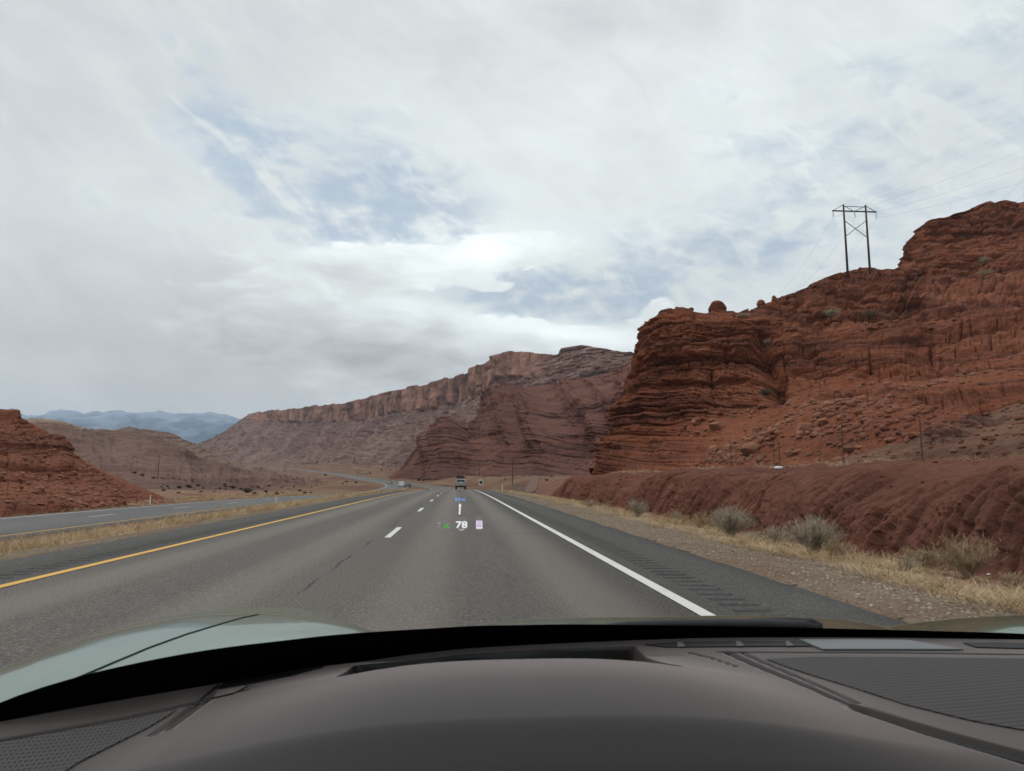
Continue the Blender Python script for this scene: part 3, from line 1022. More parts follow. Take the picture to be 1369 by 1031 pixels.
# -- layered red ridge in the middle distance
ridge_tab = [
    (520, [(622, 500), (641, 505), (640, 508), (639, 510), (638, 512)]),
    (540, [(628, 490), (630, 496), (628, 500), (626, 504), (624, 508)]),
    (552, [(634, 470), (622, 482), (616, 490), (611, 500), (607, 512)]),
    (562, [(634, 460), (616, 472), (602, 482), (596, 494), (590, 512)]),
    (570, [(635, 450), (612, 464), (596, 476), (588, 490), (580, 512)]),
    (600, [(636, 420), (611, 438), (594, 454), (582, 474), (571, 510)]),
    (622, [(636, 400), (612, 420), (597, 438), (582, 462), (569, 505)]),
    (634, [(636, 388), (613, 408), (598, 428), (582, 452), (564, 498)]),
    (642, [(636, 378), (610, 397), (588, 416), (566, 442), (545, 490)]),
    (650, [(636, 370), (606, 388), (580, 410), (552, 438), (527, 490)]),
    (670, [(637, 354), (604, 374), (574, 396), (546, 426), (520, 488)]),
    (700, [(637, 330), (603, 350), (572, 375), (543, 410), (518, 480)]),
    (740, [(638, 295), (600, 318), (566, 345), (536, 385), (512, 470)]),
    (790, [(638, 258), (596, 280), (560, 305), (528, 345), (503, 440)]),
    (815, [(640, 242), (590, 262), (552, 284), (520, 315), (496, 400)]),
    (826, [(640, 236), (588, 256), (548, 276), (512, 304), (488, 370)]),
    (850, [(640, 222), (584, 242), (540, 262), (508, 288), (484, 345)]),
    (960, [(640, 200), (580, 225), (530, 250), (500, 280), (478, 330)]),
]
rx = np.arange(520, 960, .75)
RP, RS = sheet([(a, [(b[0][0] + 22, b[0][1])] + b[1:]) for a, b in ridge_tab], rx, [55, 55, 55, 45], [(.03, .0), (.1, .01), (.25, .04)], 5, 5)
rf = facing(RP, .3)
x_, y_, z_ = RP[..., 0], RP[..., 1], RP[..., 2]
UR = np.broadcast_to(arclen(RP, 110), RP.shape[:2])
spur = ridged(UR / 75 + .15 * z_ / 20, z_ / 160, 0 * z_, 2, 71)
dz2 = z_ + .04 * UR + 3 * fbm(UR / 90, z_ / 90, 0 * z_, 2, 72)
tl = sstep(fbm(x_ / 40, y_ / 40, z_ / 9, 3, 73), -.15, .2) * (.35 + .65 * sstep(.42 - spur, -.1, .25))
DR = 13 * (spur - .2) + 5 * fbm(x_ / 30, y_ / 30, z_ / 25, 3, 74)
DR = DR + (1 - .75 * tl) * (2.6 * strata(UR, dz2, 9.0, 30, 75) + 2.3 * strata(UR, dz2 + 1.2 * fbm(UR / 25, z_ / 9, 0 * z_, 2, 76), 3.4, 12, 76) + 1.6 * strata(UR, dz2, 1.5, 5, 77)) + 3 * (ridged(UR / 22, z_ / 40, 0 * z_, 3, 70) - .3)
DR = DR + .8 * fbm(x_ / 4, y_ / 4, z_ / 4, 3, 78)
RP2 = RP + rf * (DR * np.clip(RS / 1.1, 0, 1) * np.clip((np.broadcast_to(rx, RS.shape) - 530) / 60, 0, 1))[..., None]
cone = 9 * sstep(fbm(UR / 38, 0 * UR, 0 * UR, 3, 90), -.3, .6) + 5
RP2 = RP2 + rf * (cone * np.exp(-(np.maximum(RS - .25, 0) / .45) ** 2) * np.clip((np.broadcast_to(rx, RS.shape) - 530) / 60, 0, 1))[..., None]
tl = np.maximum(tl, np.exp(-(RS / .7) ** 2))
ridge = tag(mesh_from('ridge', RP2, grid_faces(*RP2.shape[:2]), M_RIDGE, attrs={'talus': tl}), kind='structure')

# -- the long mesa with its cliff band
mesa_tab = [
    (235, [(612, 2500), (606, 2700), (602, 2900), (600, 2950), (598, 3000)]),
    (262, [(612, 2400), (605, 2600), (599, 2800), (597, 2900), (595, 3000)]),
    (285, [(614, 2300), (602, 2500), (592, 2700), (588, 2780), (585, 2830)]),
    (310, [(616, 2150), (598, 2400), (582, 2600), (574, 2680), (571, 2730)]),
    (332, [(619, 2000), (595, 2300), (574, 2500), (562, 2600), (557, 2650)]),
    (340, [(620, 1950), (594, 2250), (574, 2450), (564, 2560), (552, 2580)]),
    (400, [(622, 1700), (597, 2000), (576, 2200), (563, 2330), (546, 2350)]),
    (458, [(624, 1480), (594, 1780), (574, 1950), (562, 2050), (540, 2070)]),
    (470, [(624, 1450), (594, 1740), (573, 1900), (561, 2000), (537, 2015)]),
    (505, [(626, 1330), (592, 1600), (570, 1750), (555, 1850), (526, 1865)]),
    (560, [(628, 1150), (590, 1400), (564, 1540), (547, 1640), (516, 1655)]),
    (600, [(629, 1020), (586, 1270), (558, 1400), (538, 1480), (506, 1495)]),
    (648, [(630, 900), (582, 1120), (548, 1250), (522, 1330), (485, 1345)]),
    (668, [(630, 860), (578, 1080), (540, 1200), (508, 1280), (474, 1295)]),
    (682, [(630, 830), (576, 1050), (535, 1170), (503, 1250), (470, 1262)]),
    (705, [(630, 790), (572, 1000), (530, 1120), (502, 1190), (473, 1215)]),
    (738, [(630, 740), (568, 940), (526, 1050), (496, 1120), (475, 1170)]),
    (746, [(630, 730), (566, 930), (522, 1035), (488, 1110), (466, 1140)]),
    (775, [(630, 690), (562, 880), (516, 980), (482, 1060), (461, 1100)]),
    (850, [(630, 610), (560, 780), (518, 870), (490, 940), (473, 1000)]),
    (960, [(630, 520), (560, 660), (525, 740), (505, 800), (492, 850)]),
]
mx = np.arange(235, 960, .8)
MP, MS = sheet([(a, [(b[0][0] + 9, b[0][1])] + b[1:]) for a, b in mesa_tab], mx, [60, 50, 40, 60], [(.01, -.0005), (.06, .002), (.15, .01), (.4, .05)], 3, 3)
mf = facing(MP, .3)
x_, y_, z_ = MP[..., 0], MP[..., 1], MP[..., 2]
UM = np.broadcast_to(arclen(MP, 150), MP.shape[:2])
pxm = np.broadcast_to(mx, MP.shape[:2])
wl = sstep(MS, 2.93, 3.05) * (1 - sstep(pxm, 690, 745)) * sstep(pxm, 325, 345)
lay = sstep(pxm, 690, 740)
col = ridged(UM / 38 + .8 * fbm(UM / 90, 0 * UM, 0 * UM, 2, 80), z_ / 500, 0 * z_, 4, 81)
blk = strata(z_ * .3 + 200, UM, 34, 60, 82)
DM = wl * (11 * (col - .1) + 17 * blk + 8 * fbm(UM / 120, z_ / 60, 0 * z_, 3, 79))
gul = ridged((UM - 2.0 * z_) / 85, z_ / 420, 0 * z_, 3, 83)
DM = DM + (1 - wl) * (1 - lay) * (20 * (gul - .3) * sstep(MS, .1, .9) * (1 - .7 * sstep(MS, 2.5, 3)))
DM = DM + (1 - wl) * (9 * strata(UM, z_ - .03 * UM, 26, 90, 84) * (.35 + .65 * lay) + (4 + 4 * lay) * strata(UM, z_ - .03 * UM, 9, 40, 85))
DM = DM + 9 * fbm(x_ / 22, y_ / 22, z_ / 22, 4, 86) + 30 * fbm(x_ / 240, y_ / 240, 0 * z_, 2, 87) * sstep(MS, .2, 1)
MP2 = MP + mf * (DM * np.clip(MS / .3, 0, 1))[..., None]
# crenellated rim
rim = (MS >= 4.0)
MP2[..., 2] += rim * (1 - sstep(pxm, 690, 740)) * 9 * (hsh(np.floor(UM / 27), UM * 0, UM * 0, 88) - .5)
mesa = tag(mesh_from('mesa', MP2, grid_faces(*MP2.shape[:2]), M_MESA, attrs={'wall': wl, 'rib': ridged((UM - 2.2 * z_) / 38 + .5 * fbm(UM / 70, z_ / 40, 0 * z_, 2, 78), z_ / 170, 0 * z_, 4, 89)}), kind='structure')

# -- left mesa
lm_tab = [
    (-200, [(648, 150), (615, 260), (580, 380), (560, 420), (552, 430)]),
    (20, [(652, 170), (610, 300), (585, 390), (570, 430), (562, 440)]),
    (75, [(653, 175), (612, 305), (588, 395), (571, 435), (563, 445)]),
    (90, [(653, 178), (614, 308), (590, 400), (576, 440), (568, 450)]),
    (108, [(654, 180), (616, 312), (594, 405), (582, 450), (573, 470)]),
    (165, [(655, 190), (620, 325), (599, 430), (583, 490), (575, 510)]),
    (215, [(656, 195), (626, 330), (604, 440), (586, 500), (576, 515)]),
    (228, [(656, 197), (628, 330), (606, 440), (588, 498), (578, 512)]),
    (240, [(657, 199), (630, 330), (610, 436), (595, 490), (586, 505)]),
    (265, [(657, 203), (633, 320), (618, 420), (606, 470), (599, 490)]),
    (300, [(658, 208), (638, 305), (627, 390), (618, 440), (613, 465)]),
    (350, [(658, 215), (645, 280), (637, 340), (631, 390), (627, 420)]),
    (430, [(659, 230), (652, 255), (648, 285), (645, 310), (643, 335)]),
]
qx = np.concatenate([np.arange(-200, 0, 4.0), np.arange(0, 430, .8)])
QP, QS = sheet(lm_tab, qx, [60, 50, 40, 30], [(.03, -.001), (.12, .005), (.4, .03)], 4, 4)
qf = facing(QP, .4)
x_, y_, z_ = QP[..., 0], QP[..., 1], QP[..., 2]
UQ = np.broadcast_to(arclen(QP, 100), QP.shape[:2])
rimq = sstep(QS, 2.8, 3.1)
DQ = 3.0 * (ridged(UQ / 30 + z_ / 60, z_ / 60, 0 * z_, 4, 91) - .3) * sstep(QS, .2, 1) + 6 * fbm(x_ / 45, y_ / 45, 0 * z_, 3, 95) * sstep(QS, .3, 1.2) + (.8 + 2.2 * rimq) * strata(UQ, z_ - .02 * UQ, 6.5, 26, 92) + (.45 + .8 * rimq) * strata(UQ, z_ - .02 * UQ, 2.4, 9, 93) + 1.3 * fbm(x_ / 6, y_ / 6, z_ / 6, 4, 94)
QP2 = QP + qf * (DQ * np.clip(QS / .4, 0, 1))[..., None]
mesa_l = tag(mesh_from('mesa', QP2, grid_faces(*QP2.shape[:2]), M_MESA2, attrs={'wall': rimq * (1 - sstep(np.broadcast_to(qx, QS.shape), 100, 130) * .6)}), kind='structure')

# -- red shale hill close on the left
lh_tab = [
    (-420, [(740, 25), (640, 34), (560, 45), (480, 60)]),
    (-150, [(712, 35), (640, 46), (585, 58), (535, 70)]),
    (0, [(700, 42.5), (648, 53), (592, 64), (548, 75)]),
    (24, [(698, 44), (650, 54), (598, 65), (551, 76)]),
    (30, [(698, 44.5), (650, 54.5), (600, 65), (560, 75)]),
    (60, [(695, 47), (652, 57), (614, 66), (578, 75)]),
    (85, [(692, 49.5), (654, 58), (624, 66), (594, 75)]),
    (100, [(690, 51), (656, 59.5), (632, 66.5), (610, 75)]),
    (150, [(684, 57), (664, 62.5), (651, 68), (640, 73)]),
    (190, [(680, 62.5), (669, 66), (663, 69), (657, 71)]),
    (216, [(678, 66), (672, 67.5), (669.5, 69), (668, 70.5)]),
    (240, [(677, 69.5), (676, 70), (675, 71), (675, 72)]),
]
hx = np.concatenate([np.arange(-420, 0, 3.0), np.arange(0, 240, .55)])
HP, HS = sheet(lh_tab, hx, [95, 95, 95], [(.03, -.004), (.12, .0), (.35, .05)], 6, 4)
hf = facing(HP, .6)
x_, y_, z_ = HP[..., 0], HP[..., 1], HP[..., 2]
UH = np.broadcast_to(arclen(HP, 140), HP.shape[:2])
led = sstep(fbm(UH / 14, z_ / 2.2, 0 * z_, 3, 101), .0, .3)
DH = .9 * fbm(x_ / 9, y_ / 9, z_ / 6, 3, 102) + led * (.8 * strata(UH, z_ + .03 * UH, 1.5, 6, 103)) + .3 * strata(UH, z_ + .03 * UH, .5, 1.7, 104) + .2 * fbm(x_ / .9, y_ / .9, z_ / .9, 4, 105) + .6 * sstep(HS, 2.75, 2.95) * sstep(-np.broadcast_to(hx, HS.shape), -34, -20)
HP2 = HP + hf * (DH * np.clip(HS / .15, 0, 1) * np.clip((240 - np.broadcast_to(hx, HS.shape)) / 60, .15, 1))[..., None]
hill = tag(mesh_from('hill', HP2, grid_faces(*HP2.shape[:2]), M_HILL, attrs={'talus': 1 - led}), kind='structure')

# -- far snowy mountains
mt_tab = [
    (-500, [(604, 7000), (590, 9000), (570, 10500), (535, 12000)]),
    (-100, [(604, 7000), (590, 9000), (568, 10500), (538, 12000)]),
    (0, [(604, 7000), (590, 9000), (570, 10500), (543, 12000)]),
    (60, [(604, 7000), (590, 9000), (572, 10500), (551, 12000)]),
    (110, [(604, 7000), (590, 9000), (570, 10500), (545, 12000)]),
    (160, [(604, 7000), (590, 9000), (568, 10500), (541, 12000)]),
    (205, [(604, 7000), (590, 9000), (572, 10500), (554, 12000)]),
    (250, [(604, 7000), (588, 9000), (570, 10500), (551, 12000)]),
    (295, [(604, 7000), (588, 9000), (570, 10500), (556, 12000)]),
    (325, [(604, 7000), (590, 9000), (576, 10500), (564, 12000)]),
    (380, [(604, 7000), (592, 9000), (582, 10500), (576, 12000)]),
    (600, [(604, 7000), (594, 9000), (586, 10500), (580, 12000)]),
]
tx_ = np.arange(-500, 600, 2.0)
TP, TS = sheet([(a, b[:3] + [(b[3][0] + 9, b[3][1])]) for a, b in mt_tab], tx_, [30, 40, 50], [(.05, .003), (.3, .03)], 3, 3)
tf = facing(TP, 1.0)
x_, y_, z_ = TP[..., 0], TP[..., 1], TP[..., 2]
DT = 260 * (ridged(x_ / 1400, y_ / 1400, z_ / 1400, 5, 111) - .2) * np.clip(TS / 1.0, 0, 1)
TP2 = TP + tf * DT[..., None]
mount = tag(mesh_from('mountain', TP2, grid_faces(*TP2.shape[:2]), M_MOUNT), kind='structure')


# ------------------------------------------------------------------ placing things on the land
def bvh_of(P):
    return BVHTree.FromPolygons([tuple(p) for p in P.reshape(-1, 3)], [tuple(f) for f in grid_faces(*P.shape[:2]).tolist()])


BV_CLIFF = bvh_of(CP2); BV_LOW = bvh_of(LP2); BV_BANK = bvh_of(np.stack([bx_, by_, bz_], -1)); BV_HILL = bvh_of(HP2)
BV_RIDGE = bvh_of(RP2); BV_GROUND = bvh_of(np.stack([GX, GY, GZ], -1)); BV_LM = bvh_of(QP2)
NEARLAND = [BV_CLIFF, BV_LOW, BV_BANK, BV_HILL, BV_GROUND, BV_LM, BV_RIDGE]


def hit(x, y, land=NEARLAND):
    r = Vector(ray(x, y)).normalized()
    best = None
    for b in land:
        h = b.ray_cast(Vector(CAM), r)
        if h[0] is not None and (best is None or h[3] < best[3]):
            best = h
    return best


def drop(X, Y, land=NEARLAND):
    z = -1e9
    for b in land:
        h = b.ray_cast(Vector((X, Y, 3000)), Vector((0, 0, -1)))
        if h[0] is not None:
            z = max(z, h[0].z)
    return z

# ------------------------------------------------------------------ plants
M_STRAW = material('dry_straw', lambda n: {'Base Color': n.mix(n.step(n.noise(n.pos(), 1.3, 4), .35, .65), (.31, .205, .115), (.48, .36, .22)), 'Roughness': .9})
M_SAGE = material('grey_sage', lambda n: {'Base Color': n.mix(n.step(n.noise(n.obj(), 3.0, 4), .35, .65), (.25, .205, .150), (.40, .335, .25)), 'Roughness': .9})
M_TWIG = material('tan_twigs', lambda n: {'Base Color': n.mix(n.step(n.noise(n.obj(), 3.0, 4), .35, .65), (.27, .19, .115), (.40, .30, .19)), 'Roughness': .9})
M_SCRUB = material('dark_scrub', lambda n: {'Base Color': n.mix(n.step(n.noise(n.obj(), 3.0, 4), .35, .65), (.075, .062, .04), (.14, .12, .082)), 'Roughness': .95})


def blades(base, h, lean, w, g, segs=3):
    """many thin tapering blades: base (n,3), h (n,), lean (n,2)"""
    n = len(base)
    ang = g.uniform(0, np.pi * 2, n)
    side = np.stack([np.cos(ang), np.sin(ang), 0 * ang], -1)
    V = []
    for k in range(segs + 1):
        t = k / segs
        c = base + np.stack([lean[:, 0] * t ** 1.7, lean[:, 1] * t ** 1.7, h * t * (1 - .18 * t)], -1)
        hw = (w * (1 - t) ** .7 + w * .12)[:, None] * side * .5
        V += [c - hw, c + hw]
    V = np.stack(V, 1)
    b = (np.arange(n) * (2 * segs + 2))[:, None]
    Fc = np.concatenate([b + np.array([[2 * k, 2 * k + 1, 2 * k + 3, 2 * k + 2]]) for k in range(segs)], 0)
    return V.reshape(-1, 3), Fc


def grass_patch(name, n_tuft, xr, yr, hgt, seed, dens, per=13, label=None, zf=None):
    g = np.random.default_rng(seed)
    X = g.uniform(*xr, n_tuft * 3)
    u = g.uniform(0, 1, n_tuft * 3)
    Y = yr[0] * (yr[1] / yr[0]) ** u
    keep = g.uniform(0, 1, len(X)) < dens(X, Y)
    X, Y = X[keep][:n_tuft], Y[keep][:n_tuft]
    sz = (.45 + g.uniform(0, 1, len(X)) ** 2 * 1.1) * hgt
    Xb = np.repeat(X, per); Yb = np.repeat(Y, per); S = np.repeat(sz, per)
    rr = g.normal(0, .085, (len(Xb), 2)) * (.6 + S / hgt * .5)[:, None]
    Xb = Xb + rr[:, 0]; Yb = Yb + rr[:, 1]
    Z = (zf or ground_z)(Xb, Yb) - .02
    h = S * g.uniform(.5, 1.1, len(Xb))
    lean = rr * 2.2 + g.normal(0, .3, (len(Xb), 2)) * h[:, None]
    w = np.maximum(.006, Yb * .00035) * g.uniform(.7, 1.5, len(Xb))
    V, Fc = blades(np.stack([Xb, Yb, Z], -1), h, lean, w, g)
    return tag(mesh_from(name, V, Fc, M_STRAW), label, kind='stuff')


def dens_right(X, Y):
    c = np.exp(-((X - 7.2) / 1.1) ** 2) + .55 * np.exp(-((X - 5.8) / .6) ** 2) + .3 * np.exp(-((X - 8.9) / .5) ** 2)
    return np.clip(.72 * c * (.06 + 1.3 * sstep(fbm(X / .8, Y / 1.3, 0 * X, 3, 201), .0, .32)), 0, 1)


def dens_med(X, Y):
    c = sstep(X, -14.4, -13.2) * (1 - sstep(X, -8.0, -7.35))
    return np.clip(c * (.3 + .9 * sstep(fbm(X / 2, Y / 5, 0 * X, 3, 202), -.4, .3)), 0, 1)


grass_patch('dry_grass', 5200, (5.0, 9.8), (3.5, 110), .21, 1, dens_right, label='dry straw coloured grass along the foot of the clay bank')
grass_patch('dry_grass', 8500, (-14.6, -7.2), (8, 170), .34, 2, dens_med, label='dry straw coloured grass filling the median strip')
grass_patch('dry_grass', 1600, (-30.0, -25.6), (30, 140), .28, 3, lambda X, Y: .35 + 0 * X, label='sparse dry grass at the foot of the left hill')
grass_patch('dry_grass', 1100, (13.6, 17.5), (14, 75), .24, 4, lambda X, Y: .12 + .6 * sstep(fbm(X / 2, Y / 4, 0 * X, 2, 203), 0, .3),
            label='sparse dry grass on top of the clay bank by the wire fence', zf=lambda X, Y: np.array([drop(a, b, [BV_BANK]) for a, b in zip(X, Y)]))


def shrub_mesh(seed, n_main=46, n_sub=9, r=.55, h=.7, w=.008, fuzzy=1.0):
    g = np.random.default_rng(seed)
    a = g.uniform(0, 2 * np.pi, n_main); t = np.sqrt(g.uniform(0.02, 1, n_main))
    tipx, tipy = np.cos(a) * t * r, np.sin(a) * t * r
    tipz = h * np.sqrt(np.clip(1 - .75 * t ** 2, .1, 1)) * g.uniform(.75, 1.05, n_main)
    base = np.stack([tipx * .08, tipy * .08, 0 * tipx], -1)
    V0, F0 = blades(base, tipz * 1.15, np.stack([tipx, tipy], -1), np.full(n_main, w * 1.7), g)
    s_ = np.repeat(np.arange(n_main), n_sub)
    tt = g.uniform(.3, .98, len(s_))
    P = np.stack([base[s_, 0] + tipx[s_] * tt ** 1.7, base[s_, 1] + tipy[s_] * tt ** 1.7, tipz[s_] * 1.15 * tt * (1 - .18 * tt)], -1)
    ln = h * g.uniform(.12, .34, len(s_)) * fuzzy
    le = np.stack([tipx[s_], tipy[s_]], -1) * g.uniform(.1, .45, (len(s_), 1)) + g.normal(0, .07, (len(s_), 2)) * h * fuzzy
    V1, F1 = blades(P, ln, le, np.full(len(s_), w), g, 2)
    s2 = np.repeat(np.arange(len(s_)), 3)
    P2 = P[s2] + np.concatenate([le[s2], ln[s2][:, None]], 1) * g.uniform(.3, .9, (len(s2), 1))
    V2, F2 = blades(P2, ln[s2] * g.uniform(.25, .6, len(s2)), g.normal(0, .06, (len(s2), 2)) * h, np.full(len(s2), w * .8), g, 1)
    V = np.concatenate([V0, V1, V2]); Fc = np.concatenate([F0, F1 + len(V0), F2 + len(V0) + len(V1)])
    return V, Fc


def shrub(name, loc, r, h, mat, label, group, seed, n_main=46, n_sub=9, w=.008, fuzzy=1.0):
    V, Fc = shrub_mesh(seed, n_main, n_sub, r, h, w, fuzzy)
    o = mesh_from(name, V, Fc, mat)
    o.location = loc
    return tag(o, label, 'shrub', group)


GV = 'dry shrubs growing along the clay bank'
for i, (px, py, d, r, h, m_, nm, ns, lab) in enumerate([
        (852, 688, 27.0, .42, .68, M_SAGE, 44, 9, 'smallest grey dry shrub, the farthest down the road at the foot of the bank'),
        (977, 707, 17.6, .56, .70, M_SAGE, 80, 11, 'roundest bushy grey shrub at the foot of the red clay bank'),
        (1088, 735, 13.6, .50, .72, M_SAGE, 64, 10, 'loose grey shrub with upright twigs, between the round shrub and the tan weed'),
        (1118, 742, 13.0, .30, .38, M_TWIG, 34, 8, 'low olive tan tuft pressed against the side of the loose grey shrub'),
        (1240, 752, 12.0, .42, .42, M_TWIG, 40, 8, 'low spreading tan shrub beside the tall leggy weed'),
        (1295, 772, 11.0, .46, .70, M_TWIG, 40, 8, 'tall leggy tan weed leaning against the red bank, nearest the car'),
        (1360, 800, 9.4, .25, .30, M_TWIG, 30, 7, 'small straw tuft at the right border of the view beside the gravel')]):
    p = at(px, py, d)
    shrub('dry_shrub', (p[0], p[1], drop(p[0], p[1], [BV_GROUND, BV_BANK]) - .03), r, h, m_, lab, GV, 300 + i, int(nm * 1.5), int(ns * 1.3), .009)

g = np.random.default_rng(77)
first_w = None
for k in range(26):
    Yw = float(np.exp(g.uniform(np.log(7.5), np.log(50))))
    Xw = float(g.choice([g.normal(8.3, .5), g.normal(7.0, .6), g.normal(9.2, .2)]))
    zw = drop(Xw, Yw, [BV_GROUND, BV_BANK]) - .02
    if k % 9 == 0:
        V, Fc = shrub_mesh(360 + k, 26, 8, .24, .30, .007, 1.2)
        src_w = mesh_from('dry_weed', V, Fc, (M_TWIG, M_STRAW, M_SAGE)[k // 9 % 3])
        o = src_w
    else:
        o = src_w.copy(); COL.objects.link(o)
    s_ = g.uniform(.6, 1.5)
    o.location = (Xw, Yw, zw); o.scale = (s_ * g.uniform(.7, 1.4), s_, s_ * g.uniform(.6, 1.2)); o.rotation_euler = (g.uniform(-.2, .2), g.uniform(-.2, .2), g.uniform(0, 6.3))
    tag(o, 'low dry weed in the grass between the gravel and the clay bank', 'weed', 'low dry weeds along the verge')

GC = 'bushes rooted in the cliff ledges'
for i, (px, py, r, h, lab) in enumerate([
        (1113, 424, 1.7, 1.5, 'dark bush on the pale ledge below the power pylon'),
        (1165, 425, 2.2, 1.1, 'wide low dark bush right of the ledge bush below the pylon'),
        (1023, 528, .8, .8, 'dark bush at the head of the boulder slope under the stepped rock wall'),
        (1315, 352, 1.7, 1.9, 'pale round bush standing on the terrace under the high butte'),
        (1318, 367, 2.2, 1.4, 'dark bush just below the pale round one on the terrace'),
        (1026, 462, .7, 1.0, 'small grey bush hanging in the rock corner right of the stepped nose'),
        (1291, 318, 1.5, 1.0, 'dark bush on the ledge halfway up the high butte'),
        (993, 425, 1.0, .8, 'grey bush on the rim just right of the round balanced boulder')]):
    h_ = hit(px, py, [BV_CLIFF])
    if h_:
        q = h_[0]
        shrub('cliff_bush', (q.x, q.y, q.z - .15), r, h, M_SAGE if 'pale' in lab or 'grey' in lab else M_SCRUB, lab, GC, 340 + i, 60, 8, .05, 1.3)

# desert scrub dotting the valley
V, Fc = shrub_mesh(390, 60, 8, 1.1, 1.15, .10, 1.5)
scr0 = mesh_from('valley_bush', V, Fc, M_SCRUB)
V, Fc = shrub_mesh(391, 60, 8, .9, 1.0, .09, 1.5)
scr1 = mesh_from('valley_bush', V, Fc, M_SCRUB)
g = np.random.default_rng(44)
spots = []
for px, py, s_ in [(300, 649, 1.2), (265, 650, 1.5), (252, 652, 1.7), (240, 653, 1.5), (312, 653, 1.6), (322, 655, 1.4), (330, 659, 1.6), (345, 652, 1.3), (360, 650, 1.2),
                   (180, 633, 1.6), (190, 636, 1.3), (205, 640, 1.4), (457, 634, 2.0), (463, 645, 1.4), (476, 646, 1.3), (435, 636, 1.6), (560, 643, 2.0), (566, 643, 1.6)]:
    spots.append((px, py, s_))
for k in range(80):
    spots.append((g.uniform(215, 420), g.uniform(634, 662), g.uniform(.4, 1.0)))
for k in range(45):
    spots.append((g.uniform(420, 740), g.uniform(628, 650), g.uniform(.5, 1.1)))
first = [True, True]
for i, (px, py, s_) in enumerate(spots):
    h_ = hit(px, py, [BV_GROUND, BV_LM, BV_HILL])
    if not h_ or h_[3] < 110 or h_[3] > 1500:
        continue
    q = h_[0]
    if min(abs(q.x + 1.45 - float(xmain(q.y))), abs(q.x + 20.7 - float(xopp(q.y)))) < 8:
        continue
    src = (scr0, scr1)[i % 2]
    if first[i % 2]:
        o = src; first[i % 2] = False
    else:
        o = src.copy(); COL.objects.link(o)
    o.location = (q.x, q.y, q.z - .1)
    k_ = .5 * s_ * max(1.0, h_[3] / 330)
    o.scale = (k_, k_, k_ * .9); o.rotation_euler = (0, 0, g.uniform(0, 6))
    tag(o, 'small dark desert bush dotting the valley floor', 'shrub', 'scattered bushes on the valley floor')


# ------------------------------------------------------------------ boulders and rubble
def rock_mesh(seed, sub=4, flat=.7, cuts=9):
    bm = bmesh.new()
    bmesh.ops.create_icosphere(bm, subdivisions=sub, radius=1.0)
    P = np.array([v.co for v in bm.verts])
    Fc = np.array([[v.index for v in f.verts] for f in bm.faces])
    bm.free()
    g_ = np.random.default_rng(seed)
    for k in range(cuts):
        d = g_.normal(size=3); d /= np.linalg.norm(d)
        o_ = g_.uniform(.55, .9)
        t = P @ d
        P = P - np.maximum(t - o_, 0)[:, None] * d * .9
    P = P * (1 + .13 * fbm(P[:, 0] * 1.6 + seed, P[:, 1] * 1.6, P[:, 2] * 1.6, 4, seed))[:, None]
    P[:, 2] *= flat
    return P, Fc


GB = 'boulders on the slope below the cliff'
for i, (px, py, wpx, hpx, lab) in enumerate([
        (1006, 605, 15, 12, 'largest rounded orange boulder low on the slope, above the fence line'),
        (961, 572, 14, 8, 'flat topped pale boulder midway up the boulder slope left of the grey slab'),
        (1036, 578, 11, 5, 'thin pale slab lying on the slope, light edged'),
        (1012, 577, 7, 6, 'small grey boulder touching the thin pale slab'),
        (1078, 575, 16, 9, 'broad orange boulder at the top of the rockfall heap'),
        (1095, 558, 10, 6, 'rust orange block resting above the rockfall heap'),
        (1108, 552, 9, 6, 'upper squarish block of the rockfall heap'),
        (1101, 566, 9, 6, 'tilted block in the middle of the rockfall heap'),
        (1090, 583, 8, 5, 'small block at the lower edge of the rockfall heap'),
        (931, 565, 8, 6, 'small red boulder left of the flat topped pale boulder'),
        (955, 604, 9, 8, 'pair-like knobbly pale rock left of the largest rounded boulder'),
        (978, 601, 8, 6, 'brown rock just left of the largest rounded boulder'),
        (1018, 545, 9, 5, 'low ledge rock under the dark bush at the head of the slope'),
        (1140, 600, 12, 6, 'dark low boulder beside the tall fence post'),
        (1226, 583, 12, 5, 'tilted slab at the edge of the tan slope'),
        (1205, 580, 8, 5, 'small wedge rock left of the tilted slab')]):
    h_ = hit(px, py, [BV_CLIFF, BV_LOW])
    if not h_:
        continue
    q, dist = h_[0], h_[3]
    P, Fc = rock_mesh(400 + i, 4, 1.0, 11)
    P[:, 0] *= wpx / F * dist; P[:, 1] *= wpx / F * dist * .8; P[:, 2] *= hpx / F * dist
    o = mesh_from('boulder', P, Fc, M_BOULD, smooth=False)
    o.location = (q.x, q.y, q.z + .15 * hpx / F * dist)
    o.rotation_euler = (g.uniform(-.15, .15), g.uniform(-.15, .15), g.uniform(0, 6))
    tag(o, lab, 'boulder', GB)
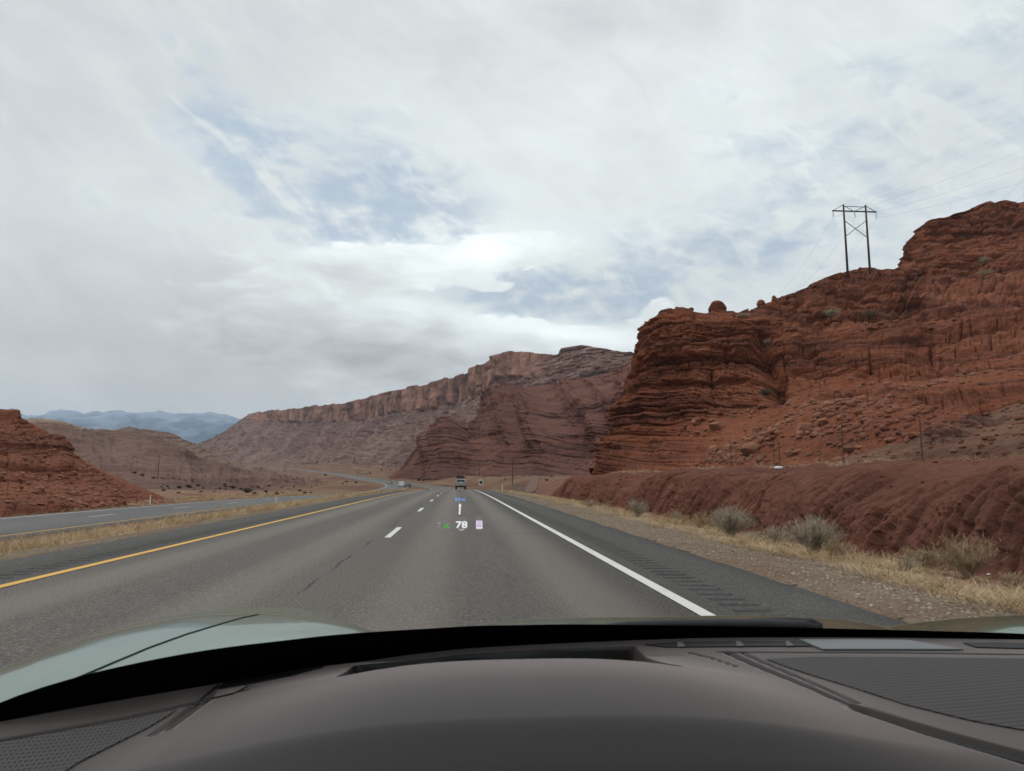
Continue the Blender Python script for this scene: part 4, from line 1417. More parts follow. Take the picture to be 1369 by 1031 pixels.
# balanced rock on the rim
for px, py, d, wpx, hpx, lab in [(958.5, 414, 114, 14.5, 11, 'round balanced boulder perched on the cliff rim against the sky'),
                                 (923, 418, 113, 5, 4, 'little knob of rock left of the balanced boulder on the rim'),
                                 (1017, 406, 133, 6, 5, 'dark knob on the skyline right of the balanced boulder'),
                                 (1035, 401, 140, 5, 6, 'pointed knob on the skyline below the pylon slope'),
                                 (1046, 400, 146, 4, 4, 'small grey knob beside the pointed one on the skyline')]:
    p = at(px, py, d)
    P, Fc = rock_mesh(int(px), 4, 1.0, 4)
    gz = drop(p[0], p[1], [BV_CLIFF])
    hh = min(2.2 * hpx / F * d, max(hpx / F * d * .8, (p[2] + hpx / F * d - gz) / 1.4))
    hpx = hh * F / d
    P[:, 0] *= wpx / F * d; P[:, 1] *= wpx / F * d; P[:, 2] *= hh
    o = mesh_from('boulder', P, Fc, M_CLIFF, smooth=True)
    o.location = (p[0], p[1], gz + .5 * hpx / F * d)
    tag(o, lab, 'boulder', 'rocks standing on the cliff rim')
    if wpx > 10:
        P, Fc = rock_mesh(977, 3, 1.0, 6)
        P[:, 0] *= wpx * 1.25 / F * d; P[:, 1] *= wpx * 1.3 / F * d; P[:, 2] *= 1.6
        o2 = mesh_from('plinth', P, Fc, M_CLIFF, parent=o)
        o2.location = (0, 0, -hpx / F * d * .8 - 1.1)

# loose rubble over the talus: one mesh
base_r = [rock_mesh(500 + k, 2, .85, 12) for k in range(6)]


def rubble(name, P, mask, n, size, seed, label, mat=M_BOULD, pw=2.5):
    g_ = np.random.default_rng(seed)
    Pf = P.reshape(-1, 3)
    # weight by area so that the sampling is even in space
    e1 = np.linalg.norm(np.gradient(P, axis=0), axis=2); e2 = np.linalg.norm(np.gradient(P, axis=1), axis=2)
    wgt = (mask * e1 * e2).ravel(); wgt /= wgt.sum()
    idx = g_.choice(len(Pf), n, p=wgt)
    VV, FF, b = [], [], 0
    for k, i_ in enumerate(idx):
        V, Fc = base_r[k % 6]
        s_ = size[0] + (size[1] - size[0]) * g_.uniform() ** pw
        a = g_.uniform(0, 6.28); c, si = math.cos(a), math.sin(a)
        W = V * s_ * np.array([1, g_.uniform(.6, 1), g_.uniform(.5, 1)])
        W = W @ np.array([[c, si, 0], [-si, c, 0], [0, 0, 1]])
        VV.append(W + Pf[i_] + np.array([0, 0, .2 * s_])); FF.append(Fc + b); b += len(V)
    return tag(mesh_from(name, np.concatenate(VV), np.concatenate(FF), mat), label, kind='stuff')


rubble('rubble', CP2, talus * (CS < 2.6) * (pxs < 1420) * (.15 + sstep(fbm(CP2[..., 0] / 7, CP2[..., 1] / 7, CP2[..., 2] / 5, 3, 70), -.1, .3)), 4600, (.05, .50), 61, 'loose red rocks scattered over the slope below the cliff', pw=8)
rubble('rubble', CP2, talus * (CS > 2.6) * (pxs < 1420), 900, (.12, .7), 62, 'loose pale rocks on the upper terraces of the cliff', pw=5)
_m = (bx_ > 9.0) & (bx_ < 15) & (by_ > 4) & (by_ < 70)
rubble('rubble', np.stack([bx_, by_, bz_], -1), _m * (.25 + 2.5 * np.exp(-((bx_ - 9.4) / .35) ** 2)), 1500, (.012, .13), 66, 'clods and loose stones fallen along the clay bank', mat=M_BANK, pw=6)
rubble('rubble', LP2, (LS < 2.0) * (np.broadcast_to(lx, LS.shape) < 1400) * 1.0, 900, (.02, .22), 63, 'loose stones on the tan slope', pw=6)
rubble('rubble', HP2, ((HS < 2.9) & (HS > .1) & (np.broadcast_to(hx, HS.shape) > -30)) * 1.0, 2200, (.03, .30), 64, 'loose stones on the red shale hill', pw=7)
# gravel at the edge of the pavement
gx = np.linspace(3.85, 7.6, 60); gy = np.geomspace(2.2, 60, 240)
gX, gY = np.meshgrid(gx, gy)
rubble('gravel', np.stack([gX, gY, ground_z(gX, gY) - .01], -1), (np.exp(-((gX - 4.9) / 1.0) ** 2)) / (gY ** 1.0), 9500, (.007, .040), 65, 'grey and tan gravel along the edge of the pavement',
       mat=material('gravel_stones', lambda n: {'Base Color': n.mix(n.voro(n.pos(), 14.0).outputs['Color'], (.10, .078, .058), (.34, .27, .20)), 'Roughness': .9}), pw=2)


# ------------------------------------------------------------------ power line
M_WOOD = plain('weathered_pole', (.07, .054, .046), .9, .1)
M_STEEL = plain('grey_steel', (.20, .20, .20), .5, .4, .6)
M_WIRE = plain('conductor', (.16, .17, .18), .5, .4)
M_INS = plain('grey_insulator', (.16, .15, .15), .4, .4)
d_t = 190.0
pl_, pr_ = at(1127.5, 273.5, d_t), at(1157, 273, d_t)
span = pr_ - pl_; span[2] = 0
ux = span / np.linalg.norm(span)
wdt = float(np.linalg.norm(span))
zb1, zb2 = drop(pl_[0], pl_[1], [BV_CLIFF]), drop(pr_[0], pr_[1], [BV_CLIFF])
zt = float(pl_[2])
tw = empty('power_pylon', (pl_[0] + span[0] / 2, pl_[1] + span[1] / 2, min(zb1, zb2)), math.atan2(ux[1], ux[0]))
tag(tw, 'dark wooden H-frame power pylon with crossed braces on the cliff top', 'pylon')
hw = wdt / 2; H = zt - min(zb1, zb2)
for s_ in (-1, 1):
    MB().tube([(s_ * hw, 0, -2.5), (s_ * hw, 0, H)], [.36, .24], 10).build('pole', M_WOOD, tw, True)
arm_z = H - 1.9
MB().box((0, .22, arm_z), (wdt * 2.0, .26, .34)).build('crossarm', M_WOOD, tw)
MB().box((0, .2, H - .5), (wdt, .14, .14)).build('tie_beam', M_WOOD, tw)
for s_ in (-1, 1):
    MB().tube([(s_ * wdt * .98, .2, arm_z), (s_ * hw, .2, H - .1)], .085, 6).build('brace', M_WOOD, tw)
    MB().tube([(s_ * hw, .2, H - .2), (s_ * .1, .2, arm_z)], .085, 6).build('brace', M_WOOD, tw)
    MB().tube([(-s_ * hw, .3 * s_, H - 4.6), (s_ * hw, .3 * s_, H - 9.6)], .10, 6).build('brace', M_WOOD, tw)
ins_pts = []
for xx in (-wdt * .97, 0.05, wdt * .97):
    m_ = MB().tube([(xx, .2, arm_z - .1), (xx, .2, arm_z - 2.0)], .05, 6)
    for k in range(7):
        m_.tube([(xx, .2, arm_z - .45 - k * .2), (xx, .2, arm_z - .55 - k * .2)], [.13, .07], 8)
    m_.build('insulator', M_INS, tw)
    ins_pts.append(Vector((pl_ + span / 2)) + Vector(ux) * xx + Vector((0, 0, arm_z - 2.0 + min(zb1, zb2) - float(pl_[2]))))
tops = [Vector(pl_), Vector(pr_)]


def wire(a, b, sag, r, label):
    a, b = Vector(a), Vector(b)
    pts = [a.lerp(b, t) - Vector((0, 0, sag * 4 * t * (1 - t))) for t in np.linspace(0, 1, 30)]
    o = MB().tube(pts, r, 5).build('power_wire', M_WIRE, None, True)
    tag(o, label, 'wire', 'wires of the power line')


for (a, (x1, y1), (x2, y2), nm) in [(ins_pts[0], (1440, 170), (1010, 420), 'left arm tip'), (ins_pts[1], (1455, 192), (1045, 400), 'middle of the arm'), (ins_pts[2], (1460, 214), (1080, 380), 'right arm tip'),
                                    (tops[0], (1440, 92), (1005, 360), 'left pole top'), (tops[1], (1455, 112), (1042, 345), 'right pole top')]:
    rr_ = .019 if 'arm' in nm else .012
    wire(a, at(x1, y1, 165), 1.2, rr_, 'thin wire rising right from the %s of the pylon' % nm)
    if 'arm' in nm:
        wire(a, at(x2, y2, 330), 4.0, rr_, 'thin wire falling left behind the cliff from the %s of the pylon' % nm)
for k, (xa, xb) in enumerate([(1330, 1415), (1352, 1440)]):
    wire(at(xa, 275, 300), at(xb, 190, 260), 1.0, .03, ('lower' if k == 0 else 'upper') + ' of two thin wires crossing the sky above the high butte')


# ------------------------------------------------------------------ fence on the bank, poles and posts in the valley
M_POST = plain('rusty_steel_post', (.075, .05, .04), .8, .2)
fn = None
fpts = []
for Yf in list(np.arange(12.3, 32.4, 4.9)) + list(np.arange(32.4, 92, 5.2)):
    Xf = 14.9 + .25 * math.sin(Yf * .31)
    zz0 = drop(Xf, Yf, [BV_BANK, BV_GROUND, BV_LOW])
    fpts.append(Vector((Xf, Yf, zz0)))
fence = empty('wire_fence', fpts[0])
tag(fence, 'thin wire fence on dark steel posts running along the top of the clay bank', 'fence')
f0 = Vector(fpts[0])
for i, p in enumerate(fpts):
    q = p - f0
    hh = 1.42 if i % 3 else 1.75
    MB().box(q + Vector((0, 0, hh / 2 - .2)), (.027, .027, hh + .4)).box(q + Vector((0, .024, hh / 2 - .2)), (.012, .024, hh + .4)).build('post', M_POST, fence)
for zz0 in (.3, .62, .95, 1.25):
    MB().tube([p - f0 + Vector((0, 0, zz0)) for p in fpts], .006, 4).build('wire', M_POST, fence)

# white litter on the bank
M_PAPER = plain('white_litter', (.70, .66, .64), .7, .2)
M_PINK = plain('pink_litter', (.62, .36, .34), .7, .2)


def crumple(name, px, py, size, mat, label, cat, land):
    h_ = hit(px, py, land)
    if not h_:
        return
    P, Fc = rock_mesh(int(px), 2, .6, 8)
    s_ = size / F * h_[3]
    o = mesh_from(name, P * np.array([s_, s_ * .7, s_ * .7]), Fc, mat)
    o.location = h_[0] + Vector((0, 0, s_ * .25))
    tag(o, label, cat)


crumple('plastic_bag', 1041, 627, 5.5, M_PAPER, 'crumpled white plastic bag on top of the clay bank', 'bag', [BV_BANK, BV_LOW])
crumple('paper_scrap', 1270, 774, 3.2, M_PINK, 'pink paper scrap upright on the red dirt beside the tall weed', 'litter', [BV_GROUND, BV_BANK])
crumple('paper_scrap', 1322, 769, 3.0, M_PAPER, 'white paper scrap under the bank right of the pink one', 'litter', [BV_GROUND, BV_BANK])

pole_src = None
for px, ytop, dd, lab in [(685, 613, 205, 'tallest dark utility pole, standing near the side road'), (641, 618, 330, 'thin utility pole right behind the road sign'), (530, 621, 520, 'thin utility pole standing above the white truck'),
                          (213, 608, 260, 'thin utility pole beyond the end of the red shale hill'), (381, 624, 430, 'thin utility pole in the scrub left of the highway')]:
    p = at(px, ytop, dd)
    gz = float(ground_z(p[0], p[1]))
    if BV_LM and drop(p[0], p[1], [BV_LM]) > gz:
        gz = drop(p[0], p[1], [BV_LM])
    Hh = max(6.0, p[2] - gz)
    u_ = empty('utility_pole', (p[0], p[1], gz))
    tag(u_, lab, 'utility pole', 'utility poles crossing the valley')
    rad = max(.11, dd * .00026)
    MB().tube([(0, 0, -.5), (0, 0, Hh)], [rad * 1.2, rad * .9], 7).build('pole', M_WOOD, u_)
    MB().box((0, rad, Hh - .7), (2.2, .12, .14)).build('crossarm', M_WOOD, u_)

M_DEL = plain('white_plastic', (.66, .62, .52), .6, .3)
M_DELB = plain('amber_reflector', (.55, .32, .1), .3, .5)
for px, yb, Xd, lab in [(671, 653, 5.3, 'white delineator post on the right verge near the crest of the road'), (221, 672, -26.3, 'white delineator post at the tip of the red shale hill'),
                        (378, 676, -15.6, 'white delineator post in the grassy median, nearest the car'), (455, 662, -15.6, 'white delineator post in the median far down the road')]:
    dd = abs(Xd / ((px - 612) / F))
    gz = float(ground_z(Xd, dd))
    o = empty('delineator', (Xd, dd, gz))
    tag(o, lab, 'post', 'white delineator posts beside the lanes')
    MB().box((0, 0, .35), (.10, .03, .95)).build('stake', M_DEL, o)
    MB().box((0, -.018, .72), (.075, .006, .1)).build('reflector', M_DELB, o)

# small road sign beyond the crest
sg = at(643, 645, 150)
gz = float(ground_z(sg[0], sg[1]))
zs = float(sg[2]) - gz
o = empty('road_sign', (sg[0], sg[1], gz))
tag(o, 'small white route sign on a thin post right of the truck', 'sign')
M_SIGN = plain('sign_white', (.62, .60, .56), .5, .4)
M_SIGNB = plain('sign_black', (.03, .03, .03), .5, .4)
MB().tube([(0, .05, 0), (0, .05, zs + .5)], .05, 6).build('post', M_STEEL, o)
MB().box((0, 0, zs), (.95, .03, 1.15), None).build('panel', M_SIGN, o)
MB().box((0, -.02, zs), (.62, .012, .62), None).build('shield', M_SIGNB, o)

# side road with a gate, right of the crest
sp = [(700, 655, 110), (706, 650, 128), (713, 643, 165), (716, 638, 205), (711, 634, 250), (702, 632, 300)]
cen = np.array([at(*q) for q in sp]); 
ks = np.linspace(0, len(sp) - 1, 40)
cen = np.stack([np.interp(ks, range(len(sp)), cen[:, k]) for k in range(3)], -1)
tg = np.gradient(cen, axis=0); tg[:, 2] = 0; tg /= np.linalg.norm(tg, axis=1, keepdims=True)
nrm = np.stack([tg[:, 1], -tg[:, 0], 0 * tg[:, 0]], -1)
wd = np.linspace(-1.1, 1.1, 5)
SP = cen[:, None, :] + nrm[:, None, :] * wd[None, :, None]
SZ = ground_z(SP[..., 0], SP[..., 1]).max(1, keepdims=True) + .15 + 0 * SP[..., 2]
SP[..., 2] = SZ
M_TRACK = plain('gravel_track', (.15, .095, .072), .95, .1, 0, .2, 1.5)
tag(mesh_from('side_road', SP, grid_faces(*SP.shape[:2]), M_TRACK, smooth=True), kind='structure')
gp = at(694, 661, 92)
gz = float(ground_z(gp[0], gp[1]))
gt = empty('cattle_gate', (gp[0], gp[1], gz), .25)
tag(gt, 'grey slatted gate panel where the side road leaves the verge', 'gate')
for k in range(7):
    MB().box((-.75 + k * .25, 0, .45), (.08, .05, 1.25)).build('slat', M_STEEL, gt)
MB().box((0, .04, .95), (1.7, .04, .08)).build('rail', M_STEEL, gt)
MB().box((0, .04, .25), (1.7, .04, .08)).build('rail', M_STEEL, gt)
# timber brace of the old fence beyond the bank
bp = at(768, 631, 100)
gz = drop(bp[0], bp[1], [BV_GROUND, BV_CLIFF, BV_BANK, BV_RIDGE])
br = empty('fence_brace', (bp[0], bp[1], gz))
tag(br, 'pale timber brace leaning in an upturned V behind the end of the clay bank', 'brace')
M_TIMB = plain('pale_timber', (.24, .16, .11), .9, .1)
MB().tube([(-.7, 0, -.3), (-.1, 0, 2.0)], .09, 6).build('strut', M_TIMB, br)
MB().tube([(.75, 0, -.3), (.05, .1, 2.0)], .09, 6).build('strut', M_TIMB, br)
MB().tube([(0, .25, -.3), (0, .25, 2.15)], .08, 6).build('post', M_WOOD, br)


# ------------------------------------------------------------------ traffic
M_TYRE = plain('tyre_rubber', (.018, .018, .018), .85, .2)
M_GREYP = plain('silver_grey_paint', (.31, .315, .305), .35, .5)
M_WHITEP = plain('white_vehicle_paint', (.70, .70, .70), .35, .5)
M_DGLASS = plain('dark_window', (.015, .017, .02), .08, .6)
M_RED = plain('red_lens', (.30, .02, .015), .3, .5)
M_BLACK = plain('black_plastic', (.014, .014, .015), .6, .3)
M_CHROME = plain('plate_white', (.55, .55, .52), .5, .4)


def wheel(par, c, r, w):
    MB().tube([(c[0] - w / 2, c[1], c[2]), (c[0] + w / 2, c[1], c[2])], r, 18).build('wheel', M_TYRE, par)


sx_, sy_ = float(at(616, 650, 121)[0]), 121.0
sz_ = float(zmain(np.array(0.0), np.array(sy_)))
suv = empty('offroad_vehicle', (sx_, sy_, sz_))
tag(suv, 'grey boxy offroad vehicle with a loaded black roof rack, driving ahead', 'car')
# side profile (y forward, z up) extruded across: body, cabin
MB().prism([(0, .55), (.02, 1.05), (3.0, 1.1), (4.5, 1.0), (4.62, .6), (4.5, .42), (.1, .42)], 'x', -.93, .93).build('body', M_GREYP, suv, bevel=.04)
MB().prism([(.05, 1.06), (.16, 1.72), (.4, 1.8), (2.5, 1.8), (3.15, 1.1)], 'x', -.8, .8).build('cabin', M_GREYP, suv, bevel=.05)
MB().box((0, .07, 1.46), (1.26, .03, .36), Matrix.Rotation(-.16, 3, 'X')).build('rear_window', M_DGLASS, suv)
for s_ in (-1, 1):
    MB().box((s_ * .805, 1.5, 1.44), (.02, 2.1, .42)).build('side_window', M_DGLASS, suv)
    MB().box((s_ * .82, -.01, .95), (.14, .04, .32)).build('tail_light', M_RED, suv)
    wheel(suv, (s_ * .78, .95, .39), .39, .27)
    wheel(suv, (s_ * .78, 3.7, .39), .39, .27)
MB().box((0, -.06, .52), (1.86, .22, .26)).build('bumper', M_BLACK, suv, bevel=.03)
MB().box((0, -.03, .86), (.36, .02, .18)).build('number_plate', M_CHROME, suv)
MB().box((0, -.1, 1.02), (.62, .2, .62)).build('spare_cover', M_GREYP, suv, bevel=.08)
rk = MB()
for y0 in (.3, 1.1, 1.9, 2.6):
    rk.box((0, y0, 1.9), (1.5, .06, .05))
for s_ in (-1, 1):
    rk.box((s_ * .74, 1.45, 1.97), (.05, 2.5, .05)); rk.box((s_ * .74, .3, 1.86), (.05, .05, .16)); rk.box((s_ * .74, 2.6, 1.86), (.05, .05, .16))
rk.build('roof_rack', M_BLACK, suv)
MB().box((-.12, .9, 2.12), (1.2, 1.1, .34)).build('roof_box', M_BLACK, suv, bevel=.06)
MB().box((.42, 2.1, 2.06), (.5, .7, .22)).build('roof_bag', M_BLACK, suv, bevel=.06)

tp = at(537, 655, 262)
tz = float(zopp(np.array(tp[0]), np.array(tp[1])))
tr = empty('white_truck', (tp[0], tp[1], tz), math.pi)
tr.scale = (.75, .75, .75)
tag(tr, 'white boxy truck coming the other way down the valley road', 'truck')
MB().box((0, 1.2, 1.55), (2.3, 4.4, 2.0)).build('cargo_box', M_WHITEP, tr, bevel=.04)
MB().prism([(-1.05, .5), (-1.05, 2.15), (-2.1, 2.1), (-2.7, 1.3), (-3.6, 1.15), (-3.65, .5)], 'x', -.98, .98).build('cab', M_WHITEP, tr, bevel=.05)
MB().box((0, -2.42, 1.72), (1.7, .04, .75), Matrix.Rotation(-.64, 3, 'X')).build('windscreen', M_DGLASS, tr)
MB().box((0, -3.66, .82), (1.3, .03, .34)).build('grille', M_BLACK, tr)
for s_ in (-1, 1):
    wheel(tr, (s_ * .88, -2.8, .42), .42, .28); wheel(tr, (s_ * .88, 2.3, .42), .42, .28)
    MB().box((s_ * .78, -3.67, .86), (.24, .03, .2)).build('headlight', M_CHROME, tr)


def sedan(px, py, dd, paint, name, label, face):
    p = at(px, py, dd)
    z0 = float(gbase(p[0], p[1])) + .05
    e = empty(name, (p[0], p[1], z0), face)
    tag(e, label, 'car')
    MB().prism([(-2.2, .35), (-2.25, .75), (-1.0, .92), (1.6, .95), (2.2, .9), (2.25, .4)], 'x', -.88, .88).build('body', paint, e, bevel=.05)
    MB().prism([(-1.0, .9), (-.35, 1.42), (1.1, 1.42), (1.75, .93)], 'x', -.74, .74).build('cabin', M_DGLASS, e, bevel=.05)
    MB().box((0, .4, 1.43), (1.3, 1.3, .04)).build('roof', paint, e)
    for s_ in (-1, 1):
        for y0 in (-1.4, 1.4):
            wheel(e, (s_ * .8, y0, .33), .33, .22)
        MB().box((s_ * .62, -2.24, .68), (.3, .04, .14)).build('headlight', M_CHROME, e)
    return e


sedan(545.5, 655.5, 250, plain('dark_car_paint', (.05, .05, .055), .3, .5), 'oncoming_car', 'dark car close beside the white truck on the valley road', math.pi)
sedan(521, 649, 330, M_GREYP, 'oncoming_car', 'pale grey car behind the white truck on the valley road', math.pi)


# ------------------------------------------------------------------ the car we sit in
CX = .46                          # middle of the car
car = empty('car', (CX, 1.0, 0))
tag(car, 'green car seen from its driver seat, dark grey dashboard below the windscreen', 'car')


def car_mesh(name, V, Fc, mat, parent=None, smooth=True, attrs=None):
    o = mesh_from(name, np.asarray(V, float).reshape(-1, 3) - np.array([CX, 1.0, 0]), Fc, mat, parent or car, smooth, attrs)
    return o


def car_mb(mb, name, mat, parent=None, smooth=False, bevel=0.0):
    mb.V = [(v[0] - CX, v[1] - 1.0, v[2]) for v in mb.V]
    return mb.build(name, mat, parent or car, smooth, bevel)


def paint(n):
    p = n.obj()
    fl = n.voro(p, 900.0)
    c = n.mix(.25, (.085, .155, .088), fl.outputs['Color'])
    c = n.mix(.82, c, (.085, .155, .088))
    b = n.new('ShaderNodeBsdfPrincipled')
    n.put(b.inputs['Base Color'], c)
    b.inputs['Metallic'].default_value = .55
    b.inputs['Roughness'].default_value = .22
    b.inputs['Coat Weight'].default_value = .5
    b.inputs['Coat Roughness'].default_value = .025
    return b.outputs[0]


M_PAINT = material('green_car_paint', paint)
M_FRIT = plain('black_glass_border', (.006, .006, .007), .45, .2)
M_TRIM = plain('black_trim', (.010, .010, .011), .55, .3)
M_GAP = plain('panel_gap_dark', (.022, .030, .026), .9, .05)


def dash_f(base):
    def f(n):
        p = n.obj()
        a = n.noise(p, 420.0, 4, .65)
        b = n.noise(p, 5.0, 3, .5)
        c = n.mix(n.step(b, .3, .7), tuple(k * .93 for k in base), base)
        return {'Base Color': c, 'Roughness': .55, 'Specular IOR Level': .22, 'Sheen Weight': 1.0, 'Sheen Roughness': .27, 'Sheen Tint': (1.0, .85, .81), 'Normal': n.bump(a, .3, .0005)}
    return f


M_DASH = material('soft_grey_dash', dash_f((.016, .0125, .0115)))
M_DASHG = material('soft_grey_pod', dash_f((.026, .021, .020)))


def grille_f(n):
    x, y, z = n.sep(n.obj())
    k = 2 * math.pi / .0046
    a = n.m('SINE', n.m('MULTIPLY', n.m('ADD', x, n.m('MULTIPLY', y, .25)), k))
    b = n.m('SINE', n.m('MULTIPLY', n.m('SUBTRACT', y, n.m('MULTIPLY', x, .2)), k * .42))
    hole = n.step(n.m('MULTIPLY', n.m('ADD', a, b), .5), .05, .5)
    c = n.mix(hole, (.048, .042, .040), (.006, .005, .005))
    return {'Base Color': c, 'Roughness': .75, 'Specular IOR Level': .12, 'Sheen Weight': .12, 'Sheen Roughness': .4}


M_GRILLE = material('perforated_speaker_cloth', grille_f)
M_COVER = plain('pale_grey_cover', (.125, .127, .132), .5, .5, 0, .03)

DXP = [-1.0, -.80, -.65, -.527, -.48, -.395, -.298, -.164, -.054, .034, .224, .409, .55, .905, 1.052, 1.3, 1.55, 1.9]
DYP = [.30, .50, .665, .79, .83, .893, .955, 1.034, 1.094, 1.124, 1.15, 1.163, 1.157, 1.114, 1.093, 1.0, .82, .45]
Z0 = .915


def dB(X):
    return pchip(DXP, DYP, X)


# windscreen: ruled surface from the cowl up to the roof edge, slightly bowed
def glass_pt(X, v, inset=0.0):
    X = np.asarray(X, float); v = np.asarray(v, float)
    b = np.stack([X, dB(X) + .10, 0 * X + Z0 - .055], -1)
    t = np.stack([CX + (X - CX) * .80, .24 - .13 * ((X - CX) / 1.1) ** 2, 0 * X + 1.43], -1)
    P = b * (1 - v[..., None]) + t * v[..., None]
    bow = (.035 * np.sin(np.pi * v))
    return P + np.stack([0 * v, (bow - inset) * .5, (bow - inset) * .85], -1)


gxs = np.linspace(-.78, 1.70, 120); gvs = np.linspace(0, 1, 50)
GXX, GVV = np.meshgrid(gxs, gvs)
GP = glass_pt(GXX, GVV)


def glass_mat(n):
    fr = n.new('ShaderNodeFresnel'); fr.inputs['IOR'].default_value = 1.28
    # both faces of the pane give the same faint reflection
    lw = n.new('ShaderNodeLayerWeight'); lw.inputs['Blend'].default_value = .5
    fac = n.m('ADD', .022, n.m('MULTIPLY', n.m('POWER', lw.outputs['Facing'], 4.0), .35))
    tr_ = n.new('ShaderNodeBsdfTransparent'); tr_.inputs['Color'].default_value = (.965, .985, .975, 1)
    gl = n.new('ShaderNodeBsdfGlossy'); gl.inputs['Roughness'].default_value = .03
    mx_ = n.new('ShaderNodeMixShader')
    n.put(mx_.inputs[0], fac)
    n.t.links.new(tr_.outputs[0], mx_.inputs[1]); n.t.links.new(gl.outputs[0], mx_.inputs[2])
    return mx_.outputs[0]


M_GLASS = material('windscreen_glass', glass_mat)
glass = car_mesh('windscreen', GP, grid_faces(*GXX.shape), M_GLASS)
BV_GLASS = bvh_of(GP)

# black printed border along the foot of the glass
FRX = [-400, -200, -60, 0, 45, 100, 200, 290, 460, 640, 760, 900, 1100, 1260, 1369, 1600, 2200]
FRY = [1250, 1060, 972, 942, 926, 907, 884, 867, 847, 836.5, 834.5, 836, 840, 844, 847, 862, 960]
vt = np.linspace(0, .5, 400)
vtop = []
for X in gxs:
    P = glass_pt(np.full(400, X), vt, .004)
    a, b = to_px(P)
    lim = np.interp(a, FRX, FRY)
    ok = np.where(b <= lim)[0]
    vtop.append(vt[ok[0]] if len(ok) else .1)
vtop = smooth1(np.array(vtop), 2, 0)
FV = np.linspace(0, 1, 8)[:, None] * vtop[None, :]
fr_in = glass_pt(np.broadcast_to(gxs, FV.shape), FV, .004)
car_mesh('black_border', fr_in, grid_faces(*FV.shape), M_FRIT, glass)


# head-up display: glowing marks on the glass
def glow(name, col, st):
    def f(n):
        e = n.new('ShaderNodeEmission')
        e.inputs['Color'].default_value = (*col, 1); e.inputs['Strength'].default_value = st
        return e.outputs[0]
    return material(name, f)


M_HW = glow('display_white', (1, .98, 1.0), .95)
M_HB = glow('display_blue', (.18, .42, .9), .95)
M_HG = glow('display_green', (.07, .50, .06), .8)
M_HY = glow('display_grey', (.42, .41, .41), .6)
M_HV = glow('display_violet', (.42, .34, .55), .7)
M_HP = glow('display_pale', (.86, .76, .92), .9)


def on_glass(pts, lift=.006):
    out = []
    for px, py in pts:
        r = Vector(ray(px, py)).normalized()
        h = BV_GLASS.ray_cast(Vector(CAM), r)
        out.append(h[0] - r * lift)
    return np.array([tuple(v) for v in out])


def text_mesh(txt, bold=False):
    cu = bpy.data.curves.new('text', 'FONT')
    cu.body = txt
    cu.align_x = 'CENTER'; cu.align_y = 'CENTER'
    cu.resolution_u = 4
    cu.offset = .018 if bold else 0.0
    ob = bpy.data.objects.new('text', cu)
    COL.objects.link(ob)
    dg = bpy.context.evaluated_depsgraph_get()
    me = bpy.data.meshes.new_from_object(ob.evaluated_get(dg))
    V = np.array([v.co[:] for v in me.vertices]); Fc = [tuple(p.vertices) for p in me.polygons]
    bpy.data.objects.remove(ob); bpy.data.curves.remove(cu); bpy.data.meshes.remove(me)
    return V, Fc


def hud_text(name, txt, cx_, cy_, hpx, mat, bold=False, wpx=None, lift=.006):
    V, Fc = text_mesh(txt, bold)
    lo, hi = V.min(0), V.max(0)
    s_ = hpx / (hi[1] - lo[1])
    sx_w = (wpx / (hi[0] - lo[0])) if wpx else s_
    px = cx_ + (V[:, 0] - (lo[0] + hi[0]) / 2) * sx_w
    py = cy_ - (V[:, 1] - (lo[1] + hi[1]) / 2) * s_
    return car_mesh(name, on_glass(list(zip(px, py)), lift), Fc, mat, glass, smooth=False)


def hud_poly(name, polys, mat, lift=.006):
    V, Fc, b = [], [], 0
    for poly in polys:
        V.append(on_glass(poly, lift)); Fc.append(tuple(range(b, b + len(poly)))); b += len(poly)
    return car_mesh(name, np.concatenate(V), Fc, mat, glass, smooth=False)


def rect(x0, y0, x1, y1):
    return [(x0, y0), (x1, y0), (x1, y1), (x0, y1)]


hud_text('speed_readout', '78', 617.2, 701.6, 9.2, M_HW, True, 15.2)
hud_text('speed_unit', 'mph', 616.8, 708.2, 2.7, M_HW, False, 6.4)
hud_text('distance_readout', '8.9 mi', 615.2, 667.6, 4.6, M_HB, True, 13.5)
hud_poly('arrow', [[(613.4, 688), (615.2, 688), (616.0, 676.4), (617.0, 676.2), (614.9, 673.0), (612.9, 676.4), (614.1, 676.5)]], M_HW)
hud_poly('lane_symbol', [[(592.2, 706.2), (593.2, 706.2), (595.6, 700.6), (594.8, 700.6)], [(600.2, 706.2), (601.2, 706.2), (598.6, 700.6), (597.9, 700.6)],
                         [(594.2, 705.0), (599.2, 705.0), (599.2, 703.3), (598.3, 703.3), (597.7, 702.0), (595.7, 702.0), (595.1, 703.3), (594.2, 703.3)],
                         rect(594.5, 705.0, 595.3, 706.0), rect(598.1, 705.0, 598.9, 706.0)], M_HG)
hud_poly('gap_bars', [rect(584.4, 698.4, 589.6, 700.9), rect(584.6, 703.2, 589.0, 704.6)], M_HY)
hud_poly('limit_sign', [rect(636.6, 696.2, 644.9, 707.2)], M_HP)
hud_text('limit_number', '65', 640.7, 702.4, 4.2, M_HV, True, 5.6, .008)
hud_poly('limit_caption', [rect(638.4, 697.7, 643.1, 698.4), rect(638.9, 699.0, 642.6, 699.6)], M_HV, .008)


